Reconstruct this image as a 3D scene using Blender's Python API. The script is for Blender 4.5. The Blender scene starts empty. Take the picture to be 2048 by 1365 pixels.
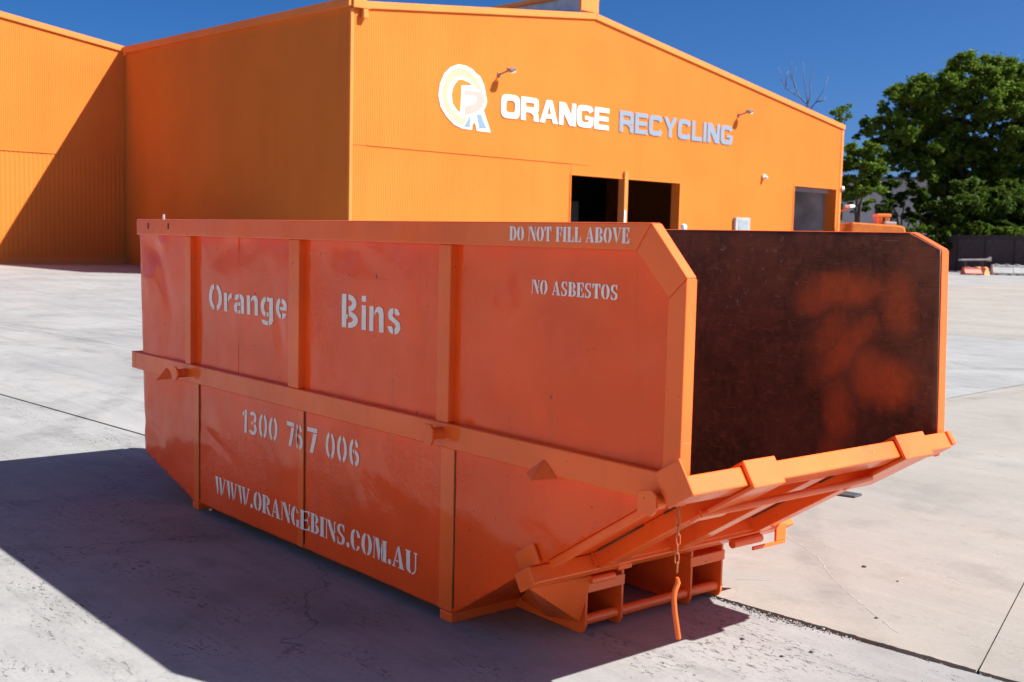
import bpy, bmesh, math, random
from mathutils import Vector, Matrix, noise
from mathutils.geometry import tessellate_polygon

sc = bpy.context.scene
# ------------------------------------------------------------------ camera
CAM = Vector((6.69675, -2.7052, 1.54237))
RX = Vector((0.64166, 0.76665, 0.02306)); UX = Vector((-0.08314, 0.03963, 0.99575)); FX = Vector((-0.76247, 0.64085, -0.08917))
cd = bpy.data.cameras.new('camera'); cam = bpy.data.objects.new('camera', cd); sc.collection.objects.link(cam)
m = Matrix.Identity(4)
for i in range(3):
    m[i][0] = RX[i]; m[i][1] = UX[i]; m[i][2] = -FX[i]; m[i][3] = CAM[i]
cam.matrix_world = m
cd.sensor_width = 36; cd.sensor_fit = 'HORIZONTAL'; cd.lens = 2311.08 * 36 / 2048
cd.clip_start = 0.05; cd.clip_end = 3000
cd.dof.use_dof = True; cd.dof.focus_distance = 5.6; cd.dof.aperture_fstop = 5.0
sc.camera = cam
# ------------------------------------------------------------------ light
SUN = Vector((0.75, 0.675, 1.0)).normalized()
EL = math.asin(SUN.z); AZ = math.atan2(SUN.x, SUN.y)
w = bpy.data.worlds.new('World'); sc.world = w; w.use_nodes = True
wn = w.node_tree.nodes; wl = w.node_tree.links; wn.clear()
sky = wn.new('ShaderNodeTexSky'); sky.sky_type = 'NISHITA'; sky.sun_disc = False
sky.sun_elevation = EL; sky.sun_rotation = AZ
sky.altitude = 0; sky.air_density = 0.5; sky.dust_density = 1.6; sky.ozone_density = 10.0
bg = wn.new('ShaderNodeBackground'); bg.inputs[1].default_value = 0.063
wo = wn.new('ShaderNodeOutputWorld'); hs = wn.new('ShaderNodeHueSaturation'); hs.inputs['Saturation'].default_value = 1.16; wl.new(sky.outputs[0], hs.inputs['Color']); wl.new(hs.outputs[0], bg.inputs[0]); wl.new(bg.outputs[0], wo.inputs[0])
ld = bpy.data.lights.new('sun', 'SUN'); ld.energy = 5.0; ld.angle = math.radians(0.5); ld.color = (1.0, 0.972, 0.895)
lo = bpy.data.objects.new('sun', ld); sc.collection.objects.link(lo); lo.rotation_euler = SUN.to_track_quat('Z', 'Y').to_euler(); lo.location = (20, 20, 40)
vs = sc.view_settings; vs.view_transform = 'Standard'; vs.look = 'None'; vs.gamma = 1.0; vs.use_curve_mapping = False; vs.exposure = 1.12
sc.render.engine = 'CYCLES'
sc.cycles.use_denoising = True
sc.cycles.max_bounces = 6; sc.cycles.diffuse_bounces = 4; sc.cycles.glossy_bounces = 3; sc.cycles.transmission_bounces = 4; sc.cycles.transparent_max_bounces = 6
sc.cycles.sample_clamp_indirect = 8

COL = sc.collection
rnd = random.Random(7)

# ------------------------------------------------------------------ helpers
def tag(o, label=None, cat=None, group=None, kind=None):
    if label: o['label'] = label
    if cat: o['category'] = cat
    if group: o['group'] = group
    if kind: o['kind'] = kind
    return o
def empty(name, loc=(0, 0, 0), rz=0, parent=None):
    o = bpy.data.objects.new(name, None); COL.objects.link(o); o.location = loc; o.rotation_euler = (0, 0, rz)
    o.empty_display_size = 0.2
    if parent: o.parent = parent
    return o
def link(name, me, mat, parent=None, bevel=0, smooth=False, loc=None):
    o = bpy.data.objects.new(name, me); COL.objects.link(o)
    if mat:
        for x in (mat if isinstance(mat, (list, tuple)) else [mat]): me.materials.append(x)
    if parent: o.parent = parent
    if loc: o.location = loc
    if smooth:
        for p in me.polygons: p.use_smooth = True
    if bevel:
        b = o.modifiers.new('bevel', 'BEVEL'); b.width = bevel; b.segments = 2; b.limit_method = 'ANGLE'; b.angle_limit = math.radians(40)
        b.harden_normals = False
    return o
class MB:
    def __init__(s): s.v = []; s.f = []
    def add(s, v, f):
        o = len(s.v); s.v += [tuple(q) for q in v]; s.f += [tuple(i + o for i in q) for q in f]; return s
    def box(s, x0, y0, z0, x1, y1, z1):
        v = [(x0,y0,z0),(x1,y0,z0),(x1,y1,z0),(x0,y1,z0),(x0,y0,z1),(x1,y0,z1),(x1,y1,z1),(x0,y1,z1)]
        return s.add(v, [(3,2,1,0),(4,5,6,7),(0,1,5,4),(1,2,6,5),(2,3,7,6),(3,0,4,7)])
    def obox(s, c, ax, ay, az):
        c = Vector(c); ax = Vector(ax); ay = Vector(ay); az = Vector(az)
        v = [c + ax*i + ay*j + az*k for k in (-1, 1) for (i, j) in ((-1,-1),(1,-1),(1,1),(-1,1))]
        return s.add(v, [(3,2,1,0),(4,5,6,7),(0,1,5,4),(1,2,6,5),(2,3,7,6),(3,0,4,7)])
    def prism(s, poly, fn, a, b):
        """polygon of 2-D points mapped by fn(u, v, depth), closed between depths a and b"""
        n = len(poly); o = len(s.v)
        s.v += [tuple(fn(u, v, a)) for u, v in poly] + [tuple(fn(u, v, b)) for u, v in poly]
        for i in range(n):
            j = (i + 1) % n; s.f.append((o+i, o+j, o+n+j, o+n+i))
        for t in tessellate_polygon([[Vector((u, v, 0)) for u, v in poly]]):
            s.f.append((o+t[0], o+t[1], o+t[2])); s.f.append((o+n+t[2], o+n+t[1], o+n+t[0]))
        return s
    def tube(s, pts, r, n=10, caps=True):
        pts = [Vector(p) for p in pts]; rs = r if isinstance(r, (list, tuple)) else [r]*len(pts); o = len(s.v)
        prev = None
        for i, p in enumerate(pts):
            d = (pts[min(i+1, len(pts)-1)] - pts[max(i-1, 0)]).normalized()
            if prev is None:
                a = d.orthogonal().normalized()
            else:
                a = (prev - d*prev.dot(d)).normalized()
            prev = a; b = d.cross(a)
            for k in range(n):
                t = 2*math.pi*k/n; s.v.append(tuple(p + (a*math.cos(t) + b*math.sin(t))*rs[i]))
        for i in range(len(pts)-1):
            for k in range(n):
                s.f.append((o+i*n+k, o+i*n+(k+1)%n, o+(i+1)*n+(k+1)%n, o+(i+1)*n+k))
        if caps:
            s.f.append(tuple(o+k for k in reversed(range(n)))); s.f.append(tuple(o+(len(pts)-1)*n+k for k in range(n)))
        return s
    def lathe(s, prof, c, ax=(0,0,1), n=16):
        ax = Vector(ax).normalized(); a = ax.orthogonal().normalized(); b = ax.cross(a); c = Vector(c); o = len(s.v)
        for r, h in prof:
            for k in range(n):
                t = 2*math.pi*k/n; s.v.append(tuple(c + ax*h + (a*math.cos(t)+b*math.sin(t))*r))
        for i in range(len(prof)-1):
            for k in range(n): s.f.append((o+i*n+k, o+i*n+(k+1)%n, o+(i+1)*n+(k+1)%n, o+(i+1)*n+k))
        s.f.append(tuple(o+k for k in reversed(range(n)))); s.f.append(tuple(o+(len(prof)-1)*n+k for k in range(n)))
        return s
    def mesh(s, name, fix=True):
        me = bpy.data.meshes.new(name); me.from_pydata(s.v, [], s.f); me.update()
        if fix:
            bm = bmesh.new(); bm.from_mesh(me); bmesh.ops.recalc_face_normals(bm, faces=bm.faces); bm.to_mesh(me); bm.free()
        return me
    def build(s, name, mat, parent=None, bevel=0, smooth=False, fix=True):
        return link(name, s.mesh(name, fix), mat, parent, bevel, smooth)
def autosmooth(o, ang=35):
    me = o.data
    for p in me.polygons: p.use_smooth = True
    try: me.set_sharp_from_angle(angle=math.radians(ang))
    except Exception: pass
    return o

# ------------------------------------------------------------------ materials
class NT:
    def __init__(s, name):
        s.m = bpy.data.materials.new(name); s.m.use_nodes = True; s.t = s.m.node_tree; s.n = s.t.nodes; s.l = s.t.links
        s.n.clear(); s.out = s.n.new('ShaderNodeOutputMaterial'); s.p = s.n.new('ShaderNodeBsdfPrincipled'); s.l.new(s.p.outputs[0], s.out.inputs[0])
        s.tc = s.n.new('ShaderNodeTexCoord')
    def set(s, inp, v):
        if hasattr(v, 'is_linked') or isinstance(v, bpy.types.NodeSocket): s.l.new(v, inp)
        else: inp.default_value = v
    def P(s, k, v): s.set(s.p.inputs[k], v)
    def co(s, scale=(1,1,1), kind='Object', rot=(0,0,0), loc=(0,0,0)):
        mp = s.n.new('ShaderNodeMapping'); s.l.new(s.tc.outputs[kind], mp.inputs[0])
        mp.inputs['Scale'].default_value = scale; mp.inputs['Rotation'].default_value = rot; mp.inputs['Location'].default_value = loc
        return mp.outputs[0]
    def noise(s, co, scale, detail=4, rough=.55, dist=0, out=0):
        t = s.n.new('ShaderNodeTexNoise'); s.l.new(co, t.inputs['Vector']); t.inputs['Scale'].default_value = scale
        t.inputs['Detail'].default_value = detail; t.inputs['Roughness'].default_value = rough; t.inputs['Distortion'].default_value = dist
        return t.outputs[out]
    def vor(s, co, scale, feat='F1', out=0):
        t = s.n.new('ShaderNodeTexVoronoi'); s.l.new(co, t.inputs['Vector']); t.inputs['Scale'].default_value = scale; t.feature = feat
        return t.outputs[out]
    def ramp(s, fac, a, b, ca=0., cb=1.):
        t = s.n.new('ShaderNodeMapRange'); t.clamp = True; s.set(t.inputs[0], fac)
        t.inputs[1].default_value = a; t.inputs[2].default_value = b; t.inputs[3].default_value = ca; t.inputs[4].default_value = cb
        t.interpolation_type = 'SMOOTHSTEP'
        return t.outputs[0]
    def math(s, op, a, b=0.):
        t = s.n.new('ShaderNodeMath'); t.operation = op; s.set(t.inputs[0], a); s.set(t.inputs[1], b); return t.outputs[0]
    def mix(s, fac, a, b, mode='MIX'):
        t = s.n.new('ShaderNodeMix'); t.data_type = 'RGBA'; t.blend_type = mode; s.set(t.inputs[0], fac)
        for inp, v in ((t.inputs[6], a), (t.inputs[7], b)):
            if isinstance(v, (tuple, list)): inp.default_value = (*v[:3], 1)
            else: s.set(inp, v)
        return t.outputs[2]
    def bump(s, h, strength=.3, dist=.01, prev=None):
        t = s.n.new('ShaderNodeBump'); s.set(t.inputs['Height'], h); t.inputs['Strength'].default_value = strength; t.inputs['Distance'].default_value = dist
        if prev is not None: s.l.new(prev, t.inputs['Normal'])
        return t.outputs[0]
def simple(name, col, rough=.6, metal=0, var=.12, vscale=3., spec=.5):
    t = NT(name); n = t.noise(t.co(), vscale, 5)
    t.P('Base Color', t.mix(t.ramp(n, .3, .7), tuple(c*(1-var) for c in col), tuple(min(1, c*(1+var)) for c in col)))
    t.P('Roughness', rough); t.P('Metallic', metal); t.P('Specular IOR Level', spec)
    return t.m

PAINT = (0.90, 0.086, 0.006); PAINT_FRAME = (0.92, 0.138, 0.020)  # frame colour paler: rails are pinker, plus sunlight on the open end put into it
def mat_paint(name, wear=1.0, wrinkle=True, rough=.4, col=PAINT):
    t = NT(name); co = t.co()
    big = t.noise(co, 1.7, 4); fine = t.noise(co, 9, 6, .65)
    base = t.mix(t.ramp(big, .3, .7), tuple(c*.90 for c in col), tuple(c*1.10 for c in col))
    base = t.mix(t.ramp(fine, .55, .8, 0, .35), base, (min(.97, col[0]*1.04), col[1]*1.25, col[2]*1.5))
    # grime film and run marks
    run = t.noise(t.co((9, 9, .9)), 1.0, 5, .6)
    base = t.mix(t.ramp(run, .56, .76, 0, .22*wear), base, (.45, .065, .02))
    # chips down to dark primer
    ch = t.noise(co, 46, 3, .5); chm = t.noise(co, 2.6, 3)
    chip = t.math('MULTIPLY', t.ramp(ch, .70, .73), t.ramp(chm, .50, .60))
    base = t.mix(chip, base, (.10, .03, .018))
    sr = t.noise(t.co((2.2, 2.2, 55), rot=(0, .35, 0)), 1.7, 4, .7); srm = t.noise(co, 1.9, 2)
    base = t.mix(t.math('MULTIPLY', t.ramp(sr, .66, .72), t.ramp(srm, .52, .64, 0, .55)), base, (.95, .34, .16))
    dust = t.noise(co, 3.3, 5, .7)
    base = t.mix(t.ramp(dust, .5, .8, 0, .06*wear), base, (.75, .24, .12))
    t.P('Base Color', base)
    t.P('Roughness', t.ramp(t.noise(co, 4, 5, .6), .3, .75, rough*.75, rough*1.6))
    t.P('Specular IOR Level', .12); t.P('Coat Weight', .6); t.P('Coat IOR', 1.48); t.P('Coat Roughness', t.ramp(t.noise(co, 6, 3, .6), .35, .7, .025, .09))
    h = t.bump(t.noise(co, 11, 4, .6), .16, .006)
    h = t.bump(t.noise(co, 60, 3, .65), .22, .0016, h)
    if wrinkle:
        wr = t.noise(t.co((1, 1, 1.2)), 21, 5, .6, 1.6)
        ridge = t.math('ABSOLUTE', t.math('SUBTRACT', wr, .5))
        mask = t.ramp(t.noise(co, 1.55, 2), .50, .63)
        h = t.bump(t.math('MULTIPLY', t.ramp(ridge, 0, .07, 1, 0), mask), .22, .004, h)
    h = t.bump(chip, .6, -.001, h)
    t.P('Normal', h); t.l.new(h, t.p.inputs['Coat Normal'])
    return t.m
M_paint = mat_paint('bin_paint')
M_paint2 = mat_paint('bin_paint_frame', wrinkle=False, rough=.45, col=PAINT_FRAME)

def mat_rust(name, patches=()):
    t = NT(name); co = t.co()
    n1 = t.noise(co, 3.2, 7, .66); n2 = t.noise(co, 26, 5, .7); st = t.noise(t.co((9, 9, 2.6), rot=(0, .2, 0)), 1.6, 5, .7)
    base = t.mix(t.ramp(n1, .3, .72), (.060, .026, .017), (.20, .075, .042))
    base = t.mix(t.ramp(n2, .45, .75, 0, .6), base, (.27, .10, .05))
    base = t.mix(t.ramp(st, .56, .74, 0, .65), base, (.028, .013, .010))
    sc_ = t.noise(t.co((7, 7, 60), rot=(0, -.9, 0)), 1.6, 4, .75)
    base = t.mix(t.ramp(sc_, .60, .70, 0, .55), base, (.34, .16, .09))
    for rt_, th_ in ((.9, .67), (-.75, .68), (2.0, .68)):
        g_ = t.noise(t.co((3.0, 3.0, 85), rot=(0, rt_, 0)), 1.3, 3, .7)
        base = t.mix(t.math('MULTIPLY', t.ramp(g_, th_, th_+.05), t.ramp(t.noise(co, 2.1, 2), .45, .6, 0, .7)), base, (.36, .20, .13))
        base = t.mix(t.math('MULTIPLY', t.ramp(g_, .34, .30), .45), base, (.020, .010, .008))
    gl = t.math('MULTIPLY', t.ramp(t.noise(co, 30, 5, .75), .6, .68), t.ramp(t.noise(co, 1.7, 3), .53, .66))
    base = t.mix(t.math('MULTIPLY', gl, .8), base, (.30, .26, .27))
    if patches:
        # wobble the coordinates a little, then soft sprayed ellipses
        nz = t.n.new('ShaderNodeTexNoise'); t.l.new(t.tc.outputs['Object'], nz.inputs['Vector']); nz.inputs['Scale'].default_value = 5; nz.inputs['Detail'].default_value = 5
        sub = t.n.new('ShaderNodeVectorMath'); sub.operation = 'SUBTRACT'; t.l.new(nz.outputs[1], sub.inputs[0]); sub.inputs[1].default_value = (.5, .5, .5)
        scl = t.n.new('ShaderNodeVectorMath'); scl.operation = 'SCALE'; t.l.new(sub.outputs[0], scl.inputs[0]); scl.inputs['Scale'].default_value = .11
        ad = t.n.new('ShaderNodeVectorMath'); ad.operation = 'ADD'; t.l.new(t.tc.outputs['Object'], ad.inputs[0]); t.l.new(scl.outputs[0], ad.inputs[1])
        mk = None
        for cx, cz, rx, rz, rot, k in patches:
            sh = t.n.new('ShaderNodeVectorMath'); sh.operation = 'SUBTRACT'; t.l.new(ad.outputs[0], sh.inputs[0]); sh.inputs[1].default_value = (cx, 1.48, cz)
            mp = t.n.new('ShaderNodeVectorRotate'); mp.rotation_type = 'Y_AXIS'; t.l.new(sh.outputs[0], mp.inputs['Vector']); mp.inputs['Angle'].default_value = rot
            ms = t.n.new('ShaderNodeVectorMath'); ms.operation = 'MULTIPLY'; t.l.new(mp.outputs[0], ms.inputs[0]); ms.inputs[1].default_value = (1/rx, 0, 1/rz)
            ln = t.n.new('ShaderNodeVectorMath'); ln.operation = 'LENGTH'; t.l.new(ms.outputs[0], ln.inputs[0])
            g = t.ramp(ln.outputs['Value'], .25, 1.15, k, 0)
            mk = g if mk is None else t.math('MAXIMUM', mk, g)
        mk = t.math('MULTIPLY', mk, t.ramp(n2, .3, .65, .75, 1.0))
        base = t.mix(t.math('MULTIPLY', mk, t.ramp(st, .42, .62, 1, .78)), base, (.62, .125, .032))
    t.P('Base Color', base); t.P('Roughness', t.ramp(n1, .3, .7, .42, .75)); t.P('Specular IOR Level', .35)
    h = t.bump(n2, .35, .004); h = t.bump(t.ramp(st, .5, .7), .4, .003, h); t.P('Normal', h)
    return t.m
M_rust = mat_rust('rusty_steel')
M_rust_far = mat_rust('rusty_steel_sprayed', [
    (3.86, 1.345, .24, .105, 0.08, .85), (3.72, 1.30, .12, .08, 0, .6), (4.13, 1.30, .10, .15, .1, .5), (3.88, 1.10, .26, .075, .75, .8),
    (3.82, 1.16, .16, .09, .7, .55), (4.00, 1.00, .12, .14, 0, .8), (4.09, .985, .15, .13, 0, .9), (3.86, .82, .10, .19, .12, .85), (3.84, .62, .10, .17, .05, .6)])

def mat_letter():
    t = NT('stencil_white'); co = t.co()
    n = t.noise(co, 40, 5, .7)
    base = t.mix(t.ramp(n, .35, .75), (.88, .84, .84), (.80, .70, .68))
    base = t.mix(t.ramp(t.noise(co, 120, 3, .6), .74, .80, 0, .6), base, PAINT)
    t.P('Base Color', base); t.P('Roughness', .55); return t.m
M_letter = mat_letter()

def mat_wall(name, col, rough=.42):
    t = NT(name); co = t.co()
    n = t.noise(co, .35, 4); st = t.noise(t.co((1.3, 1.3, .05)), 2.0, 5, .65)
    base = t.mix(t.ramp(n, .3, .7), tuple(c*.95 for c in col), tuple(c*1.05 for c in col))
    base = t.mix(t.ramp(st, .52, .75, 0, .16), base, (col[0]*.78, col[1]*.66, col[2]*.6))
    gr = t.noise(t.co((.9, .9, .12)), 1.0, 5, .7); base = t.mix(t.ramp(gr, .5, .75, 0, .14), base, (col[0]*.9, col[1]*1.18, col[2]*1.6))
    sx = t.n.new('ShaderNodeSeparateXYZ'); t.l.new(t.tc.outputs['Object'], sx.inputs[0])
    wn_ = t.n.new('ShaderNodeTexWhiteNoise'); wn_.noise_dimensions = '1D'; t.l.new(t.math('FLOOR', t.math('DIVIDE', t.math('ADD', sx.outputs[0], sx.outputs[1]), .762)), wn_.inputs['W'])
    base = t.mix(t.math('MULTIPLY', wn_.outputs[0], .10), base, (col[0]*.86, col[1]*.72, col[2]*.7))
    t.P('Base Color', base); t.P('Roughness', rough+.15); t.P('Specular IOR Level', .10)
    return t.m
ORANGE = (0.72, 0.188, 0.031)
M_wall = mat_wall('orange_sheet', ORANGE)
M_trim = mat_wall('orange_trim', (0.76, 0.225, 0.055), .38)
M_white = simple('sign_white', (.78, .78, .77), .45, var=.03)
M_cream = simple('sign_cream', (.42, .375, .25), .45, var=.03)
M_pink = simple('sign_pale_pink', (.42, .335, .29), .45, var=.03)
M_bluegrey = simple('sign_blue_grey', (.205, .255, .32), .45, var=.03)
M_legblue = simple('sign_slate', (.19, .265, .35), .45, var=.03)
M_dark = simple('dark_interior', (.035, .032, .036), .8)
M_greysheet = simple('grey_sheet', (.21, .19, .205), .6, var=.25, vscale=.8)
M_galv = simple('galvanised', (.42, .46, .50), .45, .3, var=.15)
M_floor = simple('shed_floor', (.05, .047, .045), .8)
M_lamp = simple('lamp_housing', (.22, .17, .15), .4, .4)
M_glass = simple('lamp_glass', (.6, .55, .5), .15)
M_black = simple('black_rubber', (.02, .02, .02), .7)

def concrete(name, c1, c2, pit=1.0, warm=(.5,.4,.32), wamt=.3, crack=1.0, streak_rot=0.5, smear=1.0):
    t = NT(name); co = t.co(kind='Object')
    n1 = t.noise(co, .42, 4, .6); n2 = t.noise(co, 3.1, 5, .68); n3 = t.noise(co, 42, 3, .7)
    st = t.noise(t.co((.22, 1.9, 1), rot=(0, 0, streak_rot)), 1.1, 5, .66, .5)
    st2 = t.noise(t.co((.5, 5.5, 1), rot=(0, 0, streak_rot+.35)), 1.3, 4, .7, .8)
    base = t.mix(t.ramp(n1, .32, .70), c1, c2)
    base = t.mix(t.ramp(st, .50, .72, 0, wamt), base, warm)
    base = t.mix(t.ramp(st2, .50, .70, 0, .42*smear), base, tuple(c*.74 for c in c1))
    base = t.mix(t.ramp(st2, .47, .30, 0, .45*smear), base, tuple(min(.8, c*1.16) for c in c2))
    base = t.mix(t.ramp(n2, .50, .74, 0, .42), base, tuple(c*.66 for c in c1))
    base = t.mix(t.ramp(n3, .35, .68, 0, .30), base, tuple(c*.72 for c in c2))
    sn = t.noise(co, 1.15, 5, .62, .4)
    base = t.mix(t.ramp(sn, .53, .68, 0, .34), base, tuple(c*.62 for c in c1))
    for cx, cy, rad, wd in ((-9, -7, 8.2, .13), (-9, -7, 9.9, .12), (-16, 20, 17.5, .16), (-16, 20, 19.3, .15), (11, 9, 8.6, .12), (11, 9, 10.3, .11), (2, -12, 9.4, .10)):
        sb = t.n.new('ShaderNodeVectorMath'); sb.operation = 'SUBTRACT'; t.l.new(co, sb.inputs[0]); sb.inputs[1].default_value = (cx, cy, 0)
        ln = t.n.new('ShaderNodeVectorMath'); ln.operation = 'LENGTH'; t.l.new(sb.outputs[0], ln.inputs[0])
        band = t.ramp(t.math('ABSOLUTE', t.math('SUBTRACT', ln.outputs['Value'], rad)), wd*.4, wd*1.3, 1, 0)
        base = t.mix(t.math('MULTIPLY', band, t.ramp(n2, .35, .65, .06, .30)), base, tuple(c*.45 for c in c1))
    # pits where the laitance has flaked, in drifts
    pc = t.co((1, 2.3, 1), rot=(0, 0, streak_rot))
    pits = t.math('MULTIPLY', t.ramp(t.noise(pc, 22, 4, .75, .6), .56, .64), t.ramp(t.noise(pc, 1.25, 4, .65), .47, .62))
    pits = t.math('MAXIMUM', pits, t.math('MULTIPLY', t.ramp(t.noise(co, 60, 3, .65), .66, .71), .9))
    base = t.mix(t.math('MULTIPLY', pits, .85*pit), base, tuple(c*.30 for c in c1))
    # hairline cracks
    dn = t.noise(co, 2.2, 5, .6, 0, 1)
    va = t.n.new('ShaderNodeVectorMath'); va.operation = 'MULTIPLY_ADD'; t.l.new(dn, va.inputs[0]); va.inputs[1].default_value = (.9, .9, 0); t.l.new(co, va.inputs[2])
    cr = t.vor(va.outputs[0], .42, 'DISTANCE_TO_EDGE')
    crm = t.math('MULTIPLY', t.ramp(cr, .0008, .0030, 1, 0), t.ramp(t.noise(co, .55, 3), .50, .58))
    base = t.mix(t.math('MULTIPLY', crm, .45*crack), base, (.06, .055, .05))
    t.P('Base Color', base); t.P('Roughness', t.ramp(n2, .3, .7, .62, .85)); t.P('Specular IOR Level', .35)
    h = t.bump(n3, .28, .004); h = t.bump(pits, .7*pit, -.006, h); h = t.bump(crm, .5*crack, -.006, h); h = t.bump(t.noise(co, 5, 4), .25, .012, h)
    t.P('Normal', h)
    return t.m
M_conc_near = concrete('concrete_grey', (.235, .233, .233), (.31, .308, .306), 1.0, (.31, .28, .25), .16)
M_conc_warm = concrete('concrete_warm', (.265, .245, .222), (.325, .298, .268), .3, (.34, .285, .235), .35, .35, .2, .45)
M_conc_left = concrete('concrete_pale', (.24, .238, .238), (.32, .317, .316), .35, (.34, .30, .26), .3, .5, .55)
M_joint = simple('joint_filler', (.045, .042, .04), .9)
M_rubble = simple('broken_concrete', (.27, .265, .26), .9, var=.3, vscale=20)

# ------------------------------------------------------------------ ground
JO = Vector((0, .862, 0)); JA = Vector((.9963, .0863, 0)); JB = Vector((-.0863, .9963, 0))
def jw(a, b, z=0): p = JO + JA*a + JB*b; return Vector((p.x, p.y, z))
g = MB().add([(-900,-900,-.05),(900,-900,-.05),(900,900,-.05),(-900,900,-.05)], [(0,1,2,3)]).build('ground', M_joint)
tag(g, kind='structure', label='dark base under the concrete yard slabs', cat='ground')
yard = empty('concrete_yard'); tag(yard, kind='structure', label='pale concrete yard laid in large slabs with dark joints', cat='ground')
def jag(a, amp, seed):
    v = noise.noise(Vector((a*9, seed, 0)))*.5 + noise.noise(Vector((a*31, seed, 3)))*.32 + noise.noise(Vector((a*90, seed, 5)))*.2
    return v*amp
def chipamp(a):   # how far the near edge has broken away
    e = .012 + .055*math.exp(-((a-3.86)/.20)**2) + .020*math.exp(-((a-4.35)/.35)**2)
    return e
def jedge(a0, a1, sgn):
    """the broken joint edge, near slab (sgn -1) or far slab (+1)"""
    pts = []; a = a0
    while a < a1:
        near = 2.8 < a < 7
        if sgn < 0:
            off = -.017 - (chipamp(a)*(.55 + .9*abs(jag(a, 1, 2.))) if near else .004 + jag(a, .006, 2.))
        else:
            off = .008 + (abs(jag(a, .028, 8.)) if near else abs(jag(a, .006, 8.)))
        pts.append((a, off)); a += .012 if near else .12
    pts.append((a1, off)); return pts
def slab(name, ab, mat, z=0.0, th=.05):
    poly = [(jw(a, b).x, jw(a, b).y) for a, b in ab]
    o = MB().prism(poly, lambda u, v, d: (u, v, d), z-th+.003, z).build(name, mat, yard)
    return o
# near slab; then the far side cut by a diagonal saw joint
def seg(a0, a1, b): return [(a0, b), (a1, b)]
NEAR_E = jedge(-14, 12, -1); FAR_E = jedge(-14, 12, 1)
slab('slab', [(-14, -9), (12, -9)] + NEAR_E[::-1], M_conc_near)
# diagonal joint in joint coordinates
def jab(p): d = Vector((p[0], p[1], 0)) - JO; return (d.dot(JA), d.dot(JB))
d0 = jab((4.66, 1.28)); dd = Vector(jab((4.22, 2.52))) - Vector(d0)
def diag(b, s): k = (b - d0[1]) / dd[1]; return (d0[0] + dd[0]*k + s*.0035 + .0015*noise.noise(Vector((b*30, s, 1))), b)
B1 = 2.95
fe_l = [p for p in FAR_E if p[0] < diag(.01, -1)[0] and p[0] > 1.2]; fe_r = [p for p in FAR_E if p[0] > diag(.01, 1)[0]]; fe_ll = [p for p in FAR_E if p[0] < 1.19]
dl = [diag(b/10, -1) for b in range(1, 160)]; dr = [diag(b/10, 1) for b in range(1, 160)]
slab('slab', fe_l + dl + [(1.2, 15.9)], M_conc_warm)
slab('slab', fe_r + [(12, 15.9)] + dr[::-1], M_conc_warm)
slab('slab', fe_ll + [(1.19, B1-.006), (-14, B1-.006)], M_conc_left)
slab('slab', [(-14, B1+.006), (1.19, B1+.006), (1.19, 15.9), (-14, 15.9)], M_conc_left)
# the rest of the yard in bigger bays
slab('slab', [(-14, -60), (12, -60), (12, -9.02), (-14, -9.02)], M_conc_near)
slab('slab', [(12.02, -60), (90, -60), (90, 15.9), (12.02, 15.9)], M_conc_near)
slab('slab', [(-14, 15.92), (90, 15.92), (90, 140), (-14, 140)], M_conc_warm)
for k, (a0, a1) in enumerate([(-27, -14.02), (-44, -27.02), (-130, -44.02)]):
    slab('slab', [(a0, B1+.01), (a1, B1+.01), (a1, 140), (a0, 140)], M_conc_left)
    slab('slab', [(a0, -60), (a1, -60), (a1, B1-.01), (a0, B1-.01)], M_conc_left)
# loose broken concrete along the damaged joint (uncountable chips)
mb = MB(); rr = random.Random(3)
for i in range(700):
    a = rr.gauss(3.86, .17) if i < 560 else rr.uniform(3.5, 4.9)
    lim = chipamp(a); b = -rr.uniform(0.004, .012 + lim*1.3); r = rr.uniform(.002, .0065) * (1.1 if i < 560 else .6)
    p = jw(a, b, rr.uniform(-.016, -.003) + (0.006 if b < -lim else 0)); vs_ = []
    for q in ((1,0,0),(-1,0,0),(0,1,0),(0,-1,0),(0,0,1),(0,0,-1)):
        vs_.append(p + Vector(q)*r*rr.uniform(.6, 1.3) + Vector((rr.uniform(-.3,.3), rr.uniform(-.3,.3), 0))*r)
    mb.add(vs_, [(0,2,4),(2,1,4),(1,3,4),(3,0,4),(2,0,5),(1,2,5),(3,1,5),(0,3,5)])
o = mb.build('rubble', M_rubble); tag(o, 'crumbled concrete chips along the broken slab joint', 'rubble', kind='stuff')
# scuffs left on the slab: thin white scratch lines
M_scratch = simple('white_scratch', (.37, .35, .33), .8, var=.1)
def scuff(pts, wd, seed):
    mb = MB(); L = []
    pts = [Vector((*p, .0012)) for p in pts]
    fine = []
    for i in range(len(pts)-1):
        for k in range(14): fine.append(pts[i].lerp(pts[i+1], k/14))
    rr = random.Random(seed)
    for i in range(len(fine)-1):
        if rr.random() < .16: continue
        a, b = fine[i], fine[i+1]; d = (b-a).normalized(); n = Vector((-d.y, d.x, 0)); w0 = wd*rr.uniform(.35, 1); j = n*rr.uniform(-.004, .004)
        mb.add([a-n*w0+j, b-n*w0*.8+j, b+n*w0*.8+j, a+n*w0+j], [(0,1,2,3)])
    return mb.build('scratch_mark', M_scratch, yard, fix=False)
scuff([(3.02,2.30),(3.18,2.22),(3.40,2.08),(3.62,1.86),(3.80,1.72),(4.02,1.56),(4.27,1.39)], .0032, 1)
scuff([(3.39,1.45),(3.44,1.50),(3.50,1.57)], .0055, 2)
scuff([(2.55,2.75),(2.78,2.62)], .003, 4)

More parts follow.
